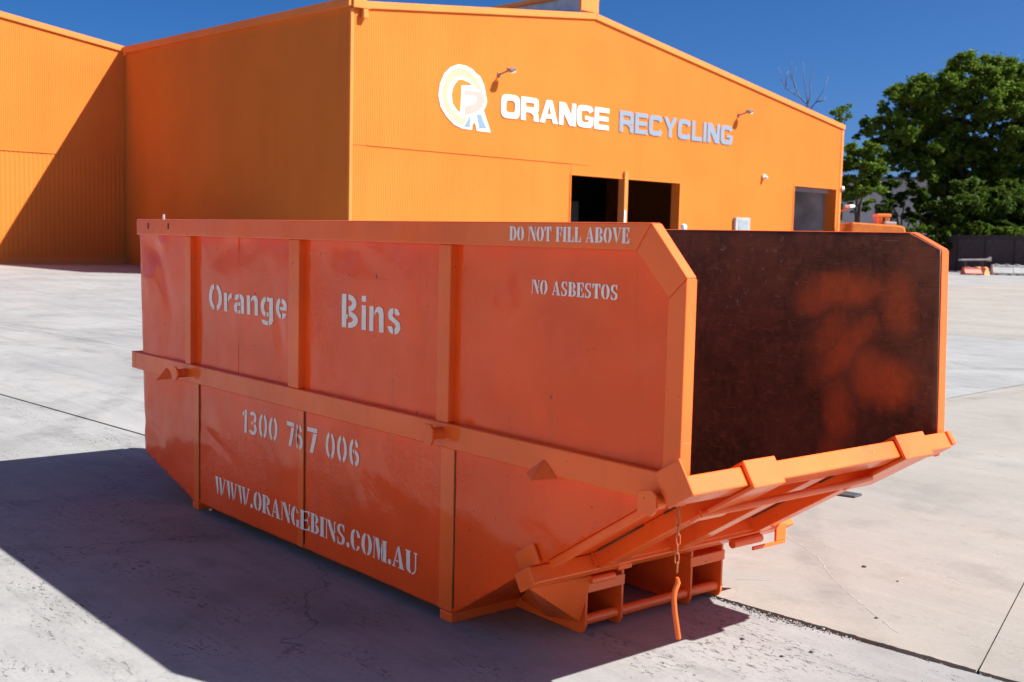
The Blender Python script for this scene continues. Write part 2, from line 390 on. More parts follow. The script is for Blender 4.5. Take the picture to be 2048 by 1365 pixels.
# small litter, each its own thing
M_stone = simple('dark_stone', (.06, .055, .055), .8); M_paper = simple('white_scrap', (.85, .85, .85), .5)
def pebble(x, y, r, mat, name, label, cat, seed, flat=.6, group=None):
    bm = bmesh.new(); bmesh.ops.create_icosphere(bm, subdivisions=2, radius=r); rr = random.Random(seed)
    for v in bm.verts:
        k = 1 + .35*noise.noise(v.co/r*1.3 + Vector((seed, 0, 0))); v.co = Vector((v.co.x*k*1.3, v.co.y*k, v.co.z*k*flat))
    me = bpy.data.meshes.new(name); bm.to_mesh(me); bm.free()
    o = link(name, me, mat, loc=(x, y, r*flat*.72)); return tag(o, label, cat, group)
pebble(3.63, 2.12, .009, M_stone, 'pebble', 'small dark pebble on the warm slab beside the scratch line', 'pebble', 1)
pebble(3.86, 2.04, .005, M_stone, 'pebble', 'tiny dark pebble just right of the larger pebble on the warm slab', 'pebble', 2)
pebble(4.18, .93, .007, M_stone, 'pebble', 'small dark pebble on the grey slab nearest the broken joint', 'pebble', 3)
pebble(4.14, .80, .006, M_stone, 'pebble', 'small dark pebble on the grey slab in front of the broken joint', 'pebble', 4)
pebble(3.93, .83, .007, M_stone, 'pebble', 'dark pebble beside the tip of the bin shadow', 'pebble', 5)
pebble(4.10, 1.49, .006, M_stone, 'pebble', 'tiny dark pebble lying on the white scratch line', 'pebble', 6)
pebble(.82, .085, .012, M_paper, 'paper_scrap', 'small white scrap on the shaded ground by the rear foot of the bin', 'litter', 8, .4)
mb = MB().prism([(-.10,-.05),(.075,-.07),(.10,.03),(-.07,.07)], lambda u, v, d: (u, v, d), 0, .012)
o = mb.build('metal_plate', simple('dull_plate', (.10, .10, .10), .5, .5), bevel=.003); o.location = (2.63, 3.44, .001); o.rotation_euler = (0, 0, .4)
tag(o, 'small dark metal plate lying on the slab behind the bin lip', 'metal plate')

# ------------------------------------------------------------------ lettering
def rect(x0, y0, x1, y1): return [(x0,y0),(x1,y0),(x1,y1),(x0,y1)]
def sgnpow(c, e): return math.copysign(abs(c)**e, c)
def cres(cx, cy, rx, ry, ix, iy, a0, a1, n=9, e=1.0):
    P = []
    for k in range(n+1):
        t = math.radians(a0 + (a1-a0)*k/n); P.append((cx + rx*sgnpow(math.cos(t), e), cy + ry*sgnpow(math.sin(t), e)))
    for k in range(n, -1, -1):
        t = math.radians(a0 + (a1-a0)*k/n); P.append((cx + ix*sgnpow(math.cos(t), e), cy + iy*sgnpow(math.sin(t), e)))
    return P
def mir(p, w): return [(w-x, y) for x, y in p][::-1]
ser = lambda x0, x1, y: rect(x0, y, x1, y+.055)
def stem(x0, x1): return [[(x0-.05,0),(x1+.05,0),(x1+.05,.05),(x1,.09),(x1,.91),(x1+.05,.95),(x1+.05,1),(x0-.05,1),(x0-.05,.95),(x0,.91),(x0,.09),(x0-.05,.05)]]
# bold serif stencil
ST = {
 'O': (.78, [cres(.365,.5,.365,.52,.12,.44,97,263), cres(.415,.5,.365,.52,.12,.44,-83,83)]),
 'D': (.80, stem(.06,.32) + [cres(.40,.5,.40,.5,.14,.42,-90,90)]),
 'N': (.86, [rect(.07,0,.14,.92), rect(0,.94,.10,1), rect(0,-.0,.06,.05), [(.14,1),(.40,1),(.80,.20),(.80,0),(.66,0),(.18,.90)], rect(.72,.42,.79,1), rect(.81,.94,.86,1)]),
 'T': (.74, stem(.24,.50) + [[(.0,1),(.17,1),(.17,.93),(.06,.68),(.0,.68)], mir([(.0,1),(.17,1),(.17,.93),(.06,.68),(.0,.68)], .74)]),
 'F': (.66, stem(.06,.32) + [[(.40,1),(.66,1),(.66,.68),(.61,.68),(.50,.93),(.40,.93)], [(.40,.55),(.46,.55),(.51,.70),(.54,.70),(.54,.32),(.51,.32),(.46,.48),(.40,.48)]]),
 'E': (.70, stem(.06,.32) + [[(.40,1),(.67,1),(.67,.70),(.62,.70),(.51,.93),(.40,.93)], [(.40,.55),(.46,.55),(.51,.68),(.54,.68),(.54,.34),(.51,.34),(.46,.48),(.40,.48)], [(.40,0),(.69,0),(.69,.31),(.64,.31),(.52,.07),(.40,.07)]]),
 'I': (.40, stem(.07,.33)),
 'L': (.66, stem(.06,.32) + [[(.40,0),(.66,0),(.66,.36),(.61,.36),(.51,.07),(.40,.07)]]),
 'A': (.84, [[(.0,0),(.22,0),(.22,.05),(.15,.06),(.37,.80),(.34,.94),(.06,.06),(.0,.05)], [(.39,1),(.48,1),(.78,.05),(.84,.05),(.84,0),(.44,0),(.44,.05),(.51,.05),(.40,.62),(.36,.90)], rect(.26,.26,.42,.33)]),
 'B': (.76, stem(.06,.32) + [cres(.40,.75,.30,.25,.08,.18,-80,90), cres(.40,.25,.36,.25,.11,.17,-90,80)]),
 'R': (.80, stem(.06,.32) + [cres(.40,.74,.33,.26,.09,.18,-88,90), [(.40,.46),(.52,.46),(.74,.05),(.80,.05),(.80,0),(.58,0),(.40,.36)]]),
 'V': (.82, [[(.0,1),(.38,1),(.38,.95),(.32,.94),(.46,.30),(.42,.0),(.38,.0),(.06,.95),(.0,.95)], [(.60,1),(.82,1),(.82,.95),(.76,.94),(.50,.10),(.47,.22),(.68,.94),(.60,.95)]]),
 'W': (1.20, [[(.0,1),(.36,1),(.36,.95),(.31,.94),(.41,.36),(.36,0),(.30,0),(.05,.95),(.0,.95)], [(.42,1),(.74,1),(.74,.95),(.69,.94),(.80,.36),(.75,0),(.69,0),(.55,.62),(.48,.95),(.42,.95)], [(.98,1),(1.20,1),(1.20,.95),(1.14,.94),(.87,.05),(.83,.20),(1.05,.94),(.98,.95)]]),
 'S': (.68, [cres(.33,.74,.30,.27,.09,.19,70,238), [(.14,.52),(.30,.60),(.62,.40),(.60,.20),(.36,.40)], cres(.33,.26,.30,.27,.09,.19,-110,20), [(.42,1.0),(.55,1.0),(.60,1),(.60,.68),(.55,.68),(.50,.86),(.42,.93)], [(.24,0),(.10,0),(.04,0),(.04,.32),(.09,.32),(.15,.14),(.24,.07)]]),
 'G': (.84, [cres(.38,.5,.38,.52,.12,.44,97,263), cres(.43,.5,.36,.52,.10,.44,28,83), [(.48,0),(.60,.02),(.60,.34),(.54,.38),(.84,.38),(.84,.34),(.80,.32),(.80,0),(.74,0),(.70,.05),(.64,0)]]),
 'C': (.76, [cres(.38,.5,.38,.52,.12,.44,97,263), cres(.43,.5,.33,.52,.10,.44,20,83), cres(.43,.5,.33,.52,.14,.44,-83,-30)]),
 'M': (1.04, [rect(.07,0,.13,.90), rect(0,.94,.10,1), rect(0,0,.05,.05), [(.14,1),(.42,1),(.56,.40),(.48,.0),(.42,.0)], [(.60,.52),(.70,1),(.72,1),(.72,.0),(.66,0)], [(.76,0),(1.04,0),(1.04,.05),(1.0,.07),(1.0,.93),(1.04,.95),(1.04,1),(.76,1)]]),
 'U': (.82, [[(.0,1),(.36,1),(.36,.95),(.32,.93),(.32,.22),(.38,.08),(.38,.0),(.28,.0),(.12,.08),(.06,.24),(.06,.93),(.0,.95)], [(.58,1),(.82,1),(.82,.95),(.75,.93),(.75,.26),(.68,.08),(.54,-.02),(.44,-.02),(.44,.05),(.56,.07),(.66,.22),(.66,.93),(.58,.95)]]),
 '.': (.26, [cres(.13,.12,.12,.13,.0,.0,0,359,12)]), ' ': (.34, []),
}
# plain stencil
SS = {
 'O': (.76, [cres(.345,.5,.345,.52,.165,.34,99,261), cres(.415,.5,.345,.52,.165,.34,-81,81)]),
 'r': (.46, [rect(0,0,.18,.72), [(.22,.50),(.30,.64),(.42,.73),(.46,.73),(.46,.54),(.36,.52),(.27,.40)]]),
 'a': (.60, [[(.04,.50),(.22,.50),(.28,.58),(.28,.74),(.12,.68)], [(.33,.74),(.46,.71),(.56,.60),(.57,0),(.40,0),(.39,.54),(.33,.58)], cres(.22,.20,.22,.22,.05,.08,92,262), rect(.25,.28,.36,.42), rect(.25,-.01,.36,.12)]),
 'n': (.62, [rect(0,0,.18,.72), [(.22,.56),(.30,.70),(.44,.74),(.56,.68),(.60,.55),(.60,0),(.42,0),(.42,.50),(.36,.58),(.28,.55),(.22,.45)]]),
 'g': (.62, [cres(.26,.37,.26,.37,.09,.20,96,264), [(.30,.74),(.40,.72),(.42,.70),(.60,.72),(.60,-.12),(.54,-.25),(.40,-.30),(.40,-.14),(.43,-.06),(.42,.56),(.30,.58)], [(.04,-.12),(.20,-.12),(.24,-.15),(.36,-.15),(.36,-.30),(.22,-.30),(.08,-.24)], rect(.30,.02,.39,.17)]),
 'e': (.60, [cres(.28,.36,.28,.38,.10,.22,96,262), [(.33,.74),(.46,.70),(.56,.58),(.58,.32),(.22,.32),(.22,.43),(.42,.43),(.40,.52),(.33,.58)], [(.33,-.01),(.46,.04),(.57,.20),(.40,.22),(.33,.13)]]),
 'B': (.74, [[(0,0),(.20,0),(.20,.26),(.26,.26),(.26,.40),(.20,.40),(.20,1),(0,1)], cres(.29,.74,.36,.26,.16,.10,-86,90), cres(.29,.25,.43,.25,.20,.10,-90,86)]),
 'i': (.20, [rect(0,0,.19,.72), rect(0,.83,.19,1.0)]),
 's': (.56, [[(.30,.74),(.44,.71),(.53,.56),(.36,.54),(.30,.60)], [(.25,.74),(.10,.70),(.02,.56),(.05,.42),(.30,.29),(.34,.22),(.28,.14),(.29,-.01),(.42,.03),(.53,.17),(.50,.34),(.24,.48),(.20,.54),(.25,.60)], [(.23,-.01),(.08,.04),(.0,.20),(.17,.22),(.23,.13)]]),
 '1': (.40, [rect(.17,0,.36,1), [(.0,.72),(.13,.74),(.13,.94),(.0,.86)]]),
 '3': (.60, [cres(.28,.74,.28,.27,.11,.12,-62,150), cres(.28,.27,.31,.28,.13,.13,-152,62), rect(.17,.44,.30,.56)]),
 '0': (.64, [cres(.29,.5,.29,.52,.12,.36,101,259), cres(.35,.5,.29,.52,.12,.36,-79,79)]),
 '7': (.60, [rect(0,.83,.60,1.0), [(.38,.79),(.60,.79),(.36,0),(.15,0)]]),
 '6': (.64, [cres(.29,.5,.29,.52,.12,.36,101,259), cres(.35,.5,.28,.52,.11,.36,32,79), cres(.35,.30,.29,.32,.12,.16,-79,84), rect(.24,.48,.31,.62)]),
 ' ': (.42, []),
}
# wide square sans
E4 = .5
EX = {
 'O': (1.14, [cres(.57,.5,.57,.5,.28,.26,90,270,18,E4), cres(.57,.5,.57,.5,.28,.26,-90,90,18,E4)]),
 'R': (1.12, [rect(0,0,.28,1), rect(.28,.78,.74,1), cres(.74,.68,.36,.32,.08,.10,-90,90,12,E4), rect(.28,.36,.74,.58), [(.58,.36),(.74,.36),(.95,.42),(1.08,.30),(1.12,0),(.82,0),(.80,.24)]]),
 'A': (1.16, [[(0,0),(.30,0),(.37,.20),(.58,.20),(.58,.38),(.44,.38),(.58,.78),(.58,1),(.40,1)], mir([(0,0),(.30,0),(.37,.20),(.58,.20),(.58,.38),(.44,.38),(.58,.78),(.58,1),(.40,1)], 1.16)]),
 'N': (1.12, [rect(0,0,.28,1), rect(.84,0,1.12,1), [(.28,1),(.28,.56),(.72,0),(.84,0),(.84,.44),(.40,1)]]),
 'G': (1.14, [cres(.57,.5,.57,.5,.28,.27,90,270,18,E4), cres(.57,.5,.57,.5,.28,.27,22,90,10,E4), cres(.57,.5,.57,.5,.28,.27,-90,0,10,E4), rect(.56,.36,.845,.53)]),
 'E': (1.02, [rect(0,0,.28,1), rect(.28,.79,1.02,1), rect(.28,.40,.98,.60), rect(.28,0,1.02,.21)]),
 'C': (1.12, [cres(.57,.5,.57,.5,.28,.27,90,270,18,E4), cres(.57,.5,.55,.5,.28,.27,18,90,10,E4), cres(.57,.5,.55,.5,.28,.27,-90,-18,10,E4)]),
 'Y': (1.12, [[(0,1),(.33,1),(.56,.68),(.56,0),(.42,0),(.42,.42)], mir([(0,1),(.33,1),(.56,.68),(.56,0),(.42,0),(.42,.42)], 1.12)]),
 'L': (.94, [rect(0,0,.28,1), rect(.28,0,.94,.22)]), 'I': (.28, [rect(0,0,.28,1)]), ' ': (.4, []),
}
def layout(font, text, gap):
    x = 0; out = []
    for ch in text:
        w_, polys = font[ch]; out.append([[(x+a, b) for a, b in p] for p in polys]); x += w_ + gap
    return out, x - gap
def text_mesh(name, font, text, x0, x1, z0, h, fn, gap=.12, cut=.03):
    out, W = layout(font, text, gap); s = (x1-x0)/W
    bm = bmesh.new()
    for g_ in out:
        for p in g_:
            vs_ = [bm.verts.new((x0 + a*s, 0, z0 + b*h)) for a, b in p]
            for t in tessellate_polygon([[v.co.xzy for v in vs_]]):
                try: bm.faces.new([vs_[i] for i in t])
                except ValueError: pass
    for _ in range(3):
        es = [e for e in bm.edges if e.calc_length() > cut]
        if not es: break
        bmesh.ops.subdivide_edges(bm, edges=es, cuts=1); bmesh.ops.triangulate(bm, faces=bm.faces)
    for v in bm.verts: v.co = Vector(fn(v.co.x, v.co.z))
    for f in bm.faces:
        f.normal_update()
        if f.normal.y > 0: f.normal_flip()
    me = bpy.data.meshes.new(name); bm.to_mesh(me); bm.free(); return me

# ------------------------------------------------------------------ skip bin
LX, HT, WD = 4.31, 1.60, 1.53
PY = .036                                  # outer face of the sheet
def PYF(x): k = max(0., min(1., (x-.1)/.65)); return .021 + .015*k*k*(3-2*k)   # the rear bay bulges out towards the rail
skip = empty('skip_bin'); tag(skip, 'large orange steel skip bin with stencilled white lettering and open sloping front', 'skip bin')
SP0 = Vector((3.109, 0, .038)); ST_ = Vector((.8446, 0, .5355)); SN = Vector((.5355, 0, -.8446))   # front slope: along, outward-down
def sl(s, off, y): p = SP0 + ST_*s + SN*off; return Vector((p.x, y, p.z))

dents = [ # x, z, rx, rz, angle, depth (positive = pushed in)
 (.17,1.42,.10,.06,-.5,0.0272),(.30,1.30,.05,.20,.5,0.0204),(.12,1.24,.09,.08,.3,-0.017),(.34,1.47,.06,.03,.2,-0.0204),(.45,1.12,.12,.2,0,.008),
 (.17,.37,.13,.045,-.35,0.0187),(.25,.25,.02,.02,0,.006),(.42,.20,.022,.025,0,.007),(1.02,.40,.17,.022,-.32,0.0136),(1.30,.44,.02,.03,0,.005),
 (1.66,1.07,.05,.10,.3,0.017),(1.62,1.02,.03,.05,.2,-.008),(2.02,1.34,.10,.16,-.2,.010),(1.15,1.44,.2,.08,.1,.006),(2.35,1.46,.18,.07,-.3,.008),(2.8,1.33,.16,.10,.5,-.006),
 (3.35,1.42,.22,.10,-.15,.009),(3.7,1.02,.35,.16,.2,-.007),(4.05,1.1,.16,.35,-.3,.012),(3.95,.92,.2,.1,.2,.006),
 (2.6,.40,.25,.07,-.2,.005),(2.3,.25,.2,.06,.2,-.005),(3.55,.45,.14,.10,.3,.006),(3.42,.38,.10,.10,0,-.005),(1.96,.12,.03,.03,0,.006),(1.25,.10,.03,.03,0,.006)]
def PD(x, z):
    d = 0
    for cx, cz, rx, rz, a, k in dents:
        dx, dz = x-cx, z-cz; ca, sa = math.cos(a), math.sin(a); u = (dx*ca+dz*sa)/rx; v = (-dx*sa+dz*ca)/rz; q = u*u+v*v
        if q < 9: d += .62*k*math.exp(-q)
    d += .0055*noise.noise(Vector((x*1.7, z*2.0, 1.3))) + .0030*noise.noise(Vector((x*5, z*4.5, 7.1))) + .0012*noise.noise(Vector((x*14, z*11, 2.1)))
    # sheet pulled tight at the frame members
    k = 1.
    for xm in (.70, 1.865, 3.05): k *= 1-.75*math.exp(-((x-xm)/.07)**2)
    for zm in (.76, 1.56): k *= 1-.8*math.exp(-((z-zm)/.06)**2)
    return d*k
def sheet_poly(poly, step, fn):
    bm = bmesh.new(); bm.faces.new([bm.verts.new((u, 0, v)) for u, v in poly])
    xs = [p[0] for p in poly]; zs = [p[1] for p in poly]
    x = min(xs)+step*.37
    while x < max(xs):
        bmesh.ops.bisect_plane(bm, geom=bm.verts[:]+bm.edges[:]+bm.faces[:], plane_co=(x,0,0), plane_no=(1,0,0)); x += step
    z = min(zs)+step*.41
    while z < max(zs):
        bmesh.ops.bisect_plane(bm, geom=bm.verts[:]+bm.edges[:]+bm.faces[:], plane_co=(0,0,z), plane_no=(0,0,1)); z += step
    for v in bm.verts: v.co = Vector(fn(v.co.x, v.co.z))
    me = bpy.data.meshes.new('side_panel'); bm.to_mesh(me); bm.free(); return me
side = [(.075,.223),(.69,.04),(3.112,.04),(4.272,.772),(4.272,1.42),(4.13,1.57),(-.004,1.57)]
def add_solid(o, th, off, rim=0):
    sd = o.modifiers.new('solid', 'SOLIDIFY'); sd.thickness = th; sd.offset = off; sd.material_offset = 1; sd.material_offset_rim = rim
me = sheet_poly(side, .022, lambda x, z: (x, PYF(x) + PD(x, z), z))
for p in me.polygons:
    if p.normal.y > 0: p.flip()
me.update()
o = link('side_panel', me, [M_paint, M_rust], skip, smooth=True); add_solid(o, .008, -1); o['label'] = 'dented glossy orange side sheet with stencilled lettering'
far_side = [(.03,.223),(.66,.04),(3.109,.04),(4.27,.772),(4.306,.80),(4.306,1.532),(4.17,1.596),(.03,1.596)]
def bow(x, z): return .045*max(0, min(1, (x-2.6)/1.65))*max(0, min(1, (1.5-z)/.7))*max(0, min(1, z/.8))
me = sheet_poly(far_side, .04, lambda x, z: (x, 1.48 + .55*PD(x+2.3, z*.9+.1)*max(0, min(1, (4.28-x)/.15, (1.56-z)/.08)) + bow(x, z), z))
for p in me.polygons:
    if p.normal.y < 0: p.flip()
me.update()
o = link('side_panel', me, [M_paint, M_rust_far], skip, smooth=True); add_solid(o, .008, -1, 1); o['label'] = 'dark rusty far side sheet with sprayed orange patches'
# rear wall, slopes, floor
def plate(name, quad, th, mats, nrm, parent=skip):
    me = bpy.data.meshes.new(name); me.from_pydata([tuple(q) for q in quad], [], [(0,1,2,3)]); me.update()
    if me.polygons[0].normal.dot(Vector(nrm)) < 0: me.polygons[0].flip()
    o = link(name, me, mats, parent); add_solid(o, th, -1); return o
y0, y1 = .0395, 1.472
plate('rear_panel', [(.074,.025,.223),(.03,y1,.223),(.03,y1,1.57),(-.003,.025,1.57)], .008, [M_paint, M_rust], (-1,0,0))
plate('rear_slope', [(.076,.025,.221),(.032,y1,.221),(.66,y1,.040),(.69,y0,.040)], .008, [M_paint, M_rust], (-.3,0,-1))
plate('floor_plate', [(.692,y0,.040),(.662,y1,.040),(3.107,y1,.040),(3.107,y0,.040)], .008, [M_paint, M_rust], (0,0,-1))
plate('front_slope', [sl(0,0,y0), sl(0,0,y1), sl(1.372,0,y1+.04), sl(1.372,0,y0)], .008, [M_paint, M_rust], SN)
XZ = lambda u, v, d: (u, d, v)
BV = .005
# near side frame
MB().prism([(0,1.51),(4.088,1.51),(4.152,1.60),(0,1.60)], XZ, 0, .048).build('top_rail', M_paint2, skip, BV)
MB().prism([(4.0886,1.51),(4.236,1.3645),(4.31,1.4308),(4.1526,1.60)], XZ, .0006, .0474).build('chamfer_rail', M_paint2, skip, BV)
MB().prism([(4.236,.785),(4.31,.785),(4.31,1.43),(4.236,1.364)], XZ, 0, .048).build('end_post', M_paint2, skip, BV)
for xa, xb in ((.664,.734),(1.815,1.915),(3.012,3.091)):
    MB().box(xa, .003, .8085, xb, .050, 1.5095).build('post', M_paint2, skip, .004)
MB().box(-.028, 0, .708, 4.30, .050, .8085).build('mid_rail', M_paint2, skip, BV)
MB().box(-.089, .002, .708, -.031, 1.528, .8085).build('rear_rail', M_paint2, skip, BV)
MB().box(-.0305, .064, .712, .029, 1.466, .805).build('rear_rail_backing', M_paint2, skip)
MB().box(-.004, .049, 1.51, .06, 1.453, 1.598).build('rear_top_rail', M_paint2, skip, BV)
for xa, xb in ((.718,.780),(1.875,1.922),(3.016,3.104)):
    MB().box(xa, .029, .042, xb, .043, .7075).build('lower_strap', M_paint2, skip, .002)
    MB().box(xb+.0005, .0322, .06, xb+.006, .043, .70).build('weld_seam', M_rust, skip)
for za, zb in ((.8095, 1.5085), (.52, .707)):
    MB().box(1.2395, PY-.0018, za, 1.2418, PY+.004, zb).build('sheet_seam', M_paint2, skip)
# far side frame
MB().prism([(0,1.51),(4.15,1.51),(4.176,1.60),(0,1.60)], XZ, 1.4803, 1.53).build('top_rail', M_paint2, skip, BV)
MB().prism([(4.1505,1.51),(4.236,1.4665),(4.31,1.5345),(4.1765,1.60)], XZ, 1.4803, 1.5296).build('chamfer_rail', M_paint2, skip, BV)
MB().prism([(4.236,.785),(4.31,.785),(4.31,1.534),(4.236,1.466)], lambda u, v, d: (u, d + bow(u, v), v), 1.4803, 1.53).build('end_post', M_paint2, skip, BV)
for xa, xb in ((.664,.734),(1.815,1.915),(3.012,3.091)):
    MB().box(xa, 1.4895, .8085, xb, 1.527, 1.5095).build('post', M_paint2, skip, .004)
MB().prism([(-.028,1.4895),(2.6,1.4895),(4.25,1.5355),(4.30,1.5355),(4.30,1.572),(4.25,1.572),(2.6,1.53),(-.028,1.53)], lambda u, v, d: (u, v, d), .708, .8085).build('mid_rail', M_paint2, skip, BV)
# wrapped lip at the open front
def slope_prism(name, s0, s1, o0, o1, ya, yb, mat=M_paint2, bev=BV, parent=skip):
    return MB().prism([(s0,o0),(s1,o0),(s1,o1),(s0,o1)], lambda u, v, d: sl(u, v, d), ya, yb).build(name, mat, parent, bev)
slope_prism('lip', 1.358, 1.450, -.001, .066, -.006, 1.535)
slope_prism('lip_end_cap', 1.345, 1.466, -.056, .068, -.018, -.0065)
slope_prism('lip_end_cap', 1.372, 1.4525, -.003, .056, 1.546, 1.578)
slope_prism('lip_spigot', 1.39, 1.44, .005, .05, 1.5355, 1.5455, M_black)
for ya, yb in ((.272,.438),(1.168,1.36)):
    b_ = MB().prism([(1.36,-.015),(1.466,-.015),(1.466,.083),(1.15,.083),(1.15,.0675),(1.4515,.0675),(1.4515,-.0025),(1.36,-.0025)], lambda u, v, d: sl(u, v, d), ya, yb)
    b_.build('lip_bracket', M_paint2, skip, .004)
# ribs under the front slope
for ya, yb, s0, s1 in ((.312,.405,.60,1.355),(.722,.812,.60,1.355),(1.235,1.325,.60,1.355)):
    slope_prism('rib', s0, s1, .0005, .066, ya, yb, bev=.004)
    MB().prism([(s0+.03,.0008),(s0+.3,.0008),(s0+.3,.006),(s0+.03,.006)], lambda u, v, d: sl(u, v, d), ya-.007, ya-.0005).build('weld_seam', M_rust, skip)
    MB().prism([(s0+.42,.0008),(s0+.56,.0008),(s0+.56,.006),(s0+.42,.006)], lambda u, v, d: sl(u, v, d), ya-.007, ya-.0005).build('weld_seam', M_rust, skip)
for y in (.06, 1.43):
    slope_prism('edge_angle', .63, 1.35, .0005, .030, y, y+.035, bev=.003)
autosmooth(MB().tube([sl(1.22,.075,.26), sl(1.285,.092,.40), sl(1.30,.094,.56), sl(1.30,.094,.95), sl(1.29,.085,1.165)], .0135, 12).build('tie_rod', M_paint2, skip))
autosmooth(MB().lathe([(.012,-.004),(.012,.006)], sl(1.083, .004, .437), SN, 14).build('drain_hole', M_black, skip))
# lower cross beam with end plates
slope_prism('cross_beam', .512, .592, .0015, .066, -.002, 1.532)
slope_prism('beam_flange', .594, .607, -.0005+.002, .052, .30, 1.40, bev=.002)
slope_prism('gusset_plate', .505, .622, -.075, -.001, .020, .0345, bev=.004)
slope_prism('gusset_plate', .505, .600, .0005, .070, -.014, -.003, bev=.004)
slope_prism('gusset_plate', .505, .622, -.075, -.001, 1.4895, 1.50, bev=.004)
MB().box(3.60, .455, .262, 3.615, .530, .345).build('stop_tab', M_paint2, skip, .006)
autosmooth(MB().tube([(3.602,.315,.245),(3.602,.44,.245)], .014, 12).build('hinge_pin', M_paint2, skip))
# latch at the far end of the beam
lat = [(3.60,1.235,.262),(3.60,1.50,.262)]
autosmooth(MB().tube([(3.628,1.12,.268),(3.628,1.31,.268)], .019, 12).build('latch_pin', M_paint2, skip))
MB().box(3.630,1.25,.222,3.642,1.475,.238).build('latch_bar', M_paint2, skip, .003)
MB().box(3.630,1.405,.2385,3.642,1.475,.312).build('latch_plate', M_paint2, skip, .003)
# front pedestal: four plates, two lintels, one round bar
for yy in (.371, .569, .985, 1.183):
    pl_ = [(3.10,.004),(3.49,.0),(3.515,.006),(3.527,.03),(3.527,.255),(3.50,.283),(3.13,.048)]
    MB().prism(pl_, XZ, yy-.006, yy+.006).build('pedestal_plate', M_paint2, skip, .002)
for ya, yb in ((.360,.578),(.972,1.196)):
    MB().box(3.40, ya, .166, 3.531, yb, .211).build('lintel', M_paint2, skip, .004)
    MB().box(3.12, ya+.02, .004, 3.40, yb-.02, .012).build('pocket_floor', M_rust, skip)
autosmooth(MB().tube([(3.497,.374,.048),(3.497,1.18,.048)], .021, 16).build('pedestal_bar', M_paint2, skip))
mb = MB(); q = [Vector((3.575,.03,.262)), Vector((3.14,.362,.05)), Vector((3.30,.362,.02)), Vector((3.50,.362,.05)), Vector((3.555,.362,.25))]
nn = (q[2]-q[0]).cross(q[4]-q[0]).normalized()*.006
mb.add(q + [p+nn for p in q], [(0,1,2,3,4),(9,8,7,6,5),(0,5,6,1),(1,6,7,2),(2,7,8,3),(3,8,9,4),(4,9,5,0)]).build('wing_gusset', M_paint2, skip)
# feet
for xa, xb in ((.708,.778),(3.03,3.112)):
    MB().box(xa, .026, 0, xb, 1.49, .0395).build('foot', M_paint2, skip, .004)
# lifting lugs on the mid rail
def lug(x, z, kind):
    lg = MB().tube([(x, .001, z), (x, -.056, z)], .024, 14).build('lifting_lug', M_paint2, skip); autosmooth(lg)
    if kind == 0: h = MB().lathe([(.036,-.012),(.040,-.006),(.036,0)], (x, -.057, z), (0,1,0), 20).build('lug_head', M_paint2, lg); autosmooth(h)
    else:
        pts = [(-.034,-.022),(-.020,-.040),(.020,-.040),(.034,-.022),(.034,.022),(.020,.040),(-.020,.040),(-.034,.022)]
        MB().prism([(x+u, z+v) for u, v in pts], XZ, -.069, -.0572).build('lug_head', M_paint2, lg, .002)
lug(.685, .756, 0); lug(3.055, .765, 1)
fl = MB().tube([(4.235,.0005,.715),(4.235,-.035,.715)], .024, 14).build('lifting_lug', M_paint2, skip); autosmooth(fl)
MB().prism([(4.172,.672),(4.235,.672),(4.251,.688),(4.251,.742),(4.235,.757),(4.172,.745)], XZ, -.046, -.0352).build('lug_head', M_paint2, fl, .003)
for x in (.42, 3.665):
    mb = MB(); a = Vector((x, -.002, .757)); b1 = Vector((x-.085, -.002, .697)); b2 = Vector((x+.075, -.002, .703)); t_ = Vector((x+.01, -.062, .692))
    mb.add([a, b1, t_, a+Vector((.006,0,0)), b1+Vector((0,0,-.006)), t_+Vector((0,0,-.006))], [(0,1,2),(3,5,4),(0,3,4,1),(1,4,5,2),(2,5,3,0)])
    mb.add([a+Vector((.0062,0,0)), b2, t_+Vector((.0005,0,0)), a+Vector((.012,0,0)), b2+Vector((.006,0,0)), t_+Vector((.006,0,0))], [(0,1,2),(3,5,4),(0,3,4,1),(1,4,5,2),(2,5,3,0)])
    mb.build('corner_gusset', M_paint2, skip)
# slots and a pin on the top rail
for x in (.175, .455):
    MB().box(x-.006, -.0025, 1.545, x+.006, -.0003, 1.578).build('slot', M_black, skip)
autosmooth(MB().tube([(.31,.035,1.59),(.31,.035,1.628)], .008, 8).build('pin', M_galv, skip))
# safety chain
ch = empty('chain', parent=skip)
lm = MB(); R_, r_, hl = .0062, .0023, .0115; path = []
for k in range(16):
    t = 2*math.pi*k/16; path.append((R_*math.cos(t), 0, R_*math.sin(t) + math.copysign(hl, math.sin(t)) if abs(math.sin(t)) > 1e-6 else 0))
path = [(R_*math.cos(2*math.pi*k/16), 0, R_*math.sin(2*math.pi*k/16) + (hl if 0 < k < 8 else -hl if k > 8 else 0)) for k in range(16)]
n_ = 6
for i, p in enumerate(path):
    d = (Vector(path[(i+1)%16]) - Vector(path[i-1])).normalized(); a = Vector((0,1,0)); b = d.cross(a)
    for k in range(n_):
        t = 2*math.pi*k/n_; lm.v.append(tuple(Vector(p) + (a*math.cos(t)+b*math.sin(t))*r_))
for i in range(16):
    for k in range(n_): lm.f.append((i*n_+k, i*n_+(k+1)%n_, ((i+1)%16)*n_+(k+1)%n_, ((i+1)%16)*n_+k))
lme = lm.mesh('link'); lme.materials.append(mat_paint('chain_paint', 1.0, False, .6, (.50, .13, .045)))
for p in lme.polygons: p.use_smooth = True
z = .706; k = 0
while z > .468:
    o = bpy.data.objects.new('link', lme); COL.objects.link(o); o.parent = ch; o.location = (4.25 + .001*math.sin(k*2.1), .069 + .0012*math.cos(k*1.7), z); o.rotation_euler = (0, .05*math.sin(k), .9 + (math.pi/2 if k % 2 else 0)); z -= .0305; k += 1
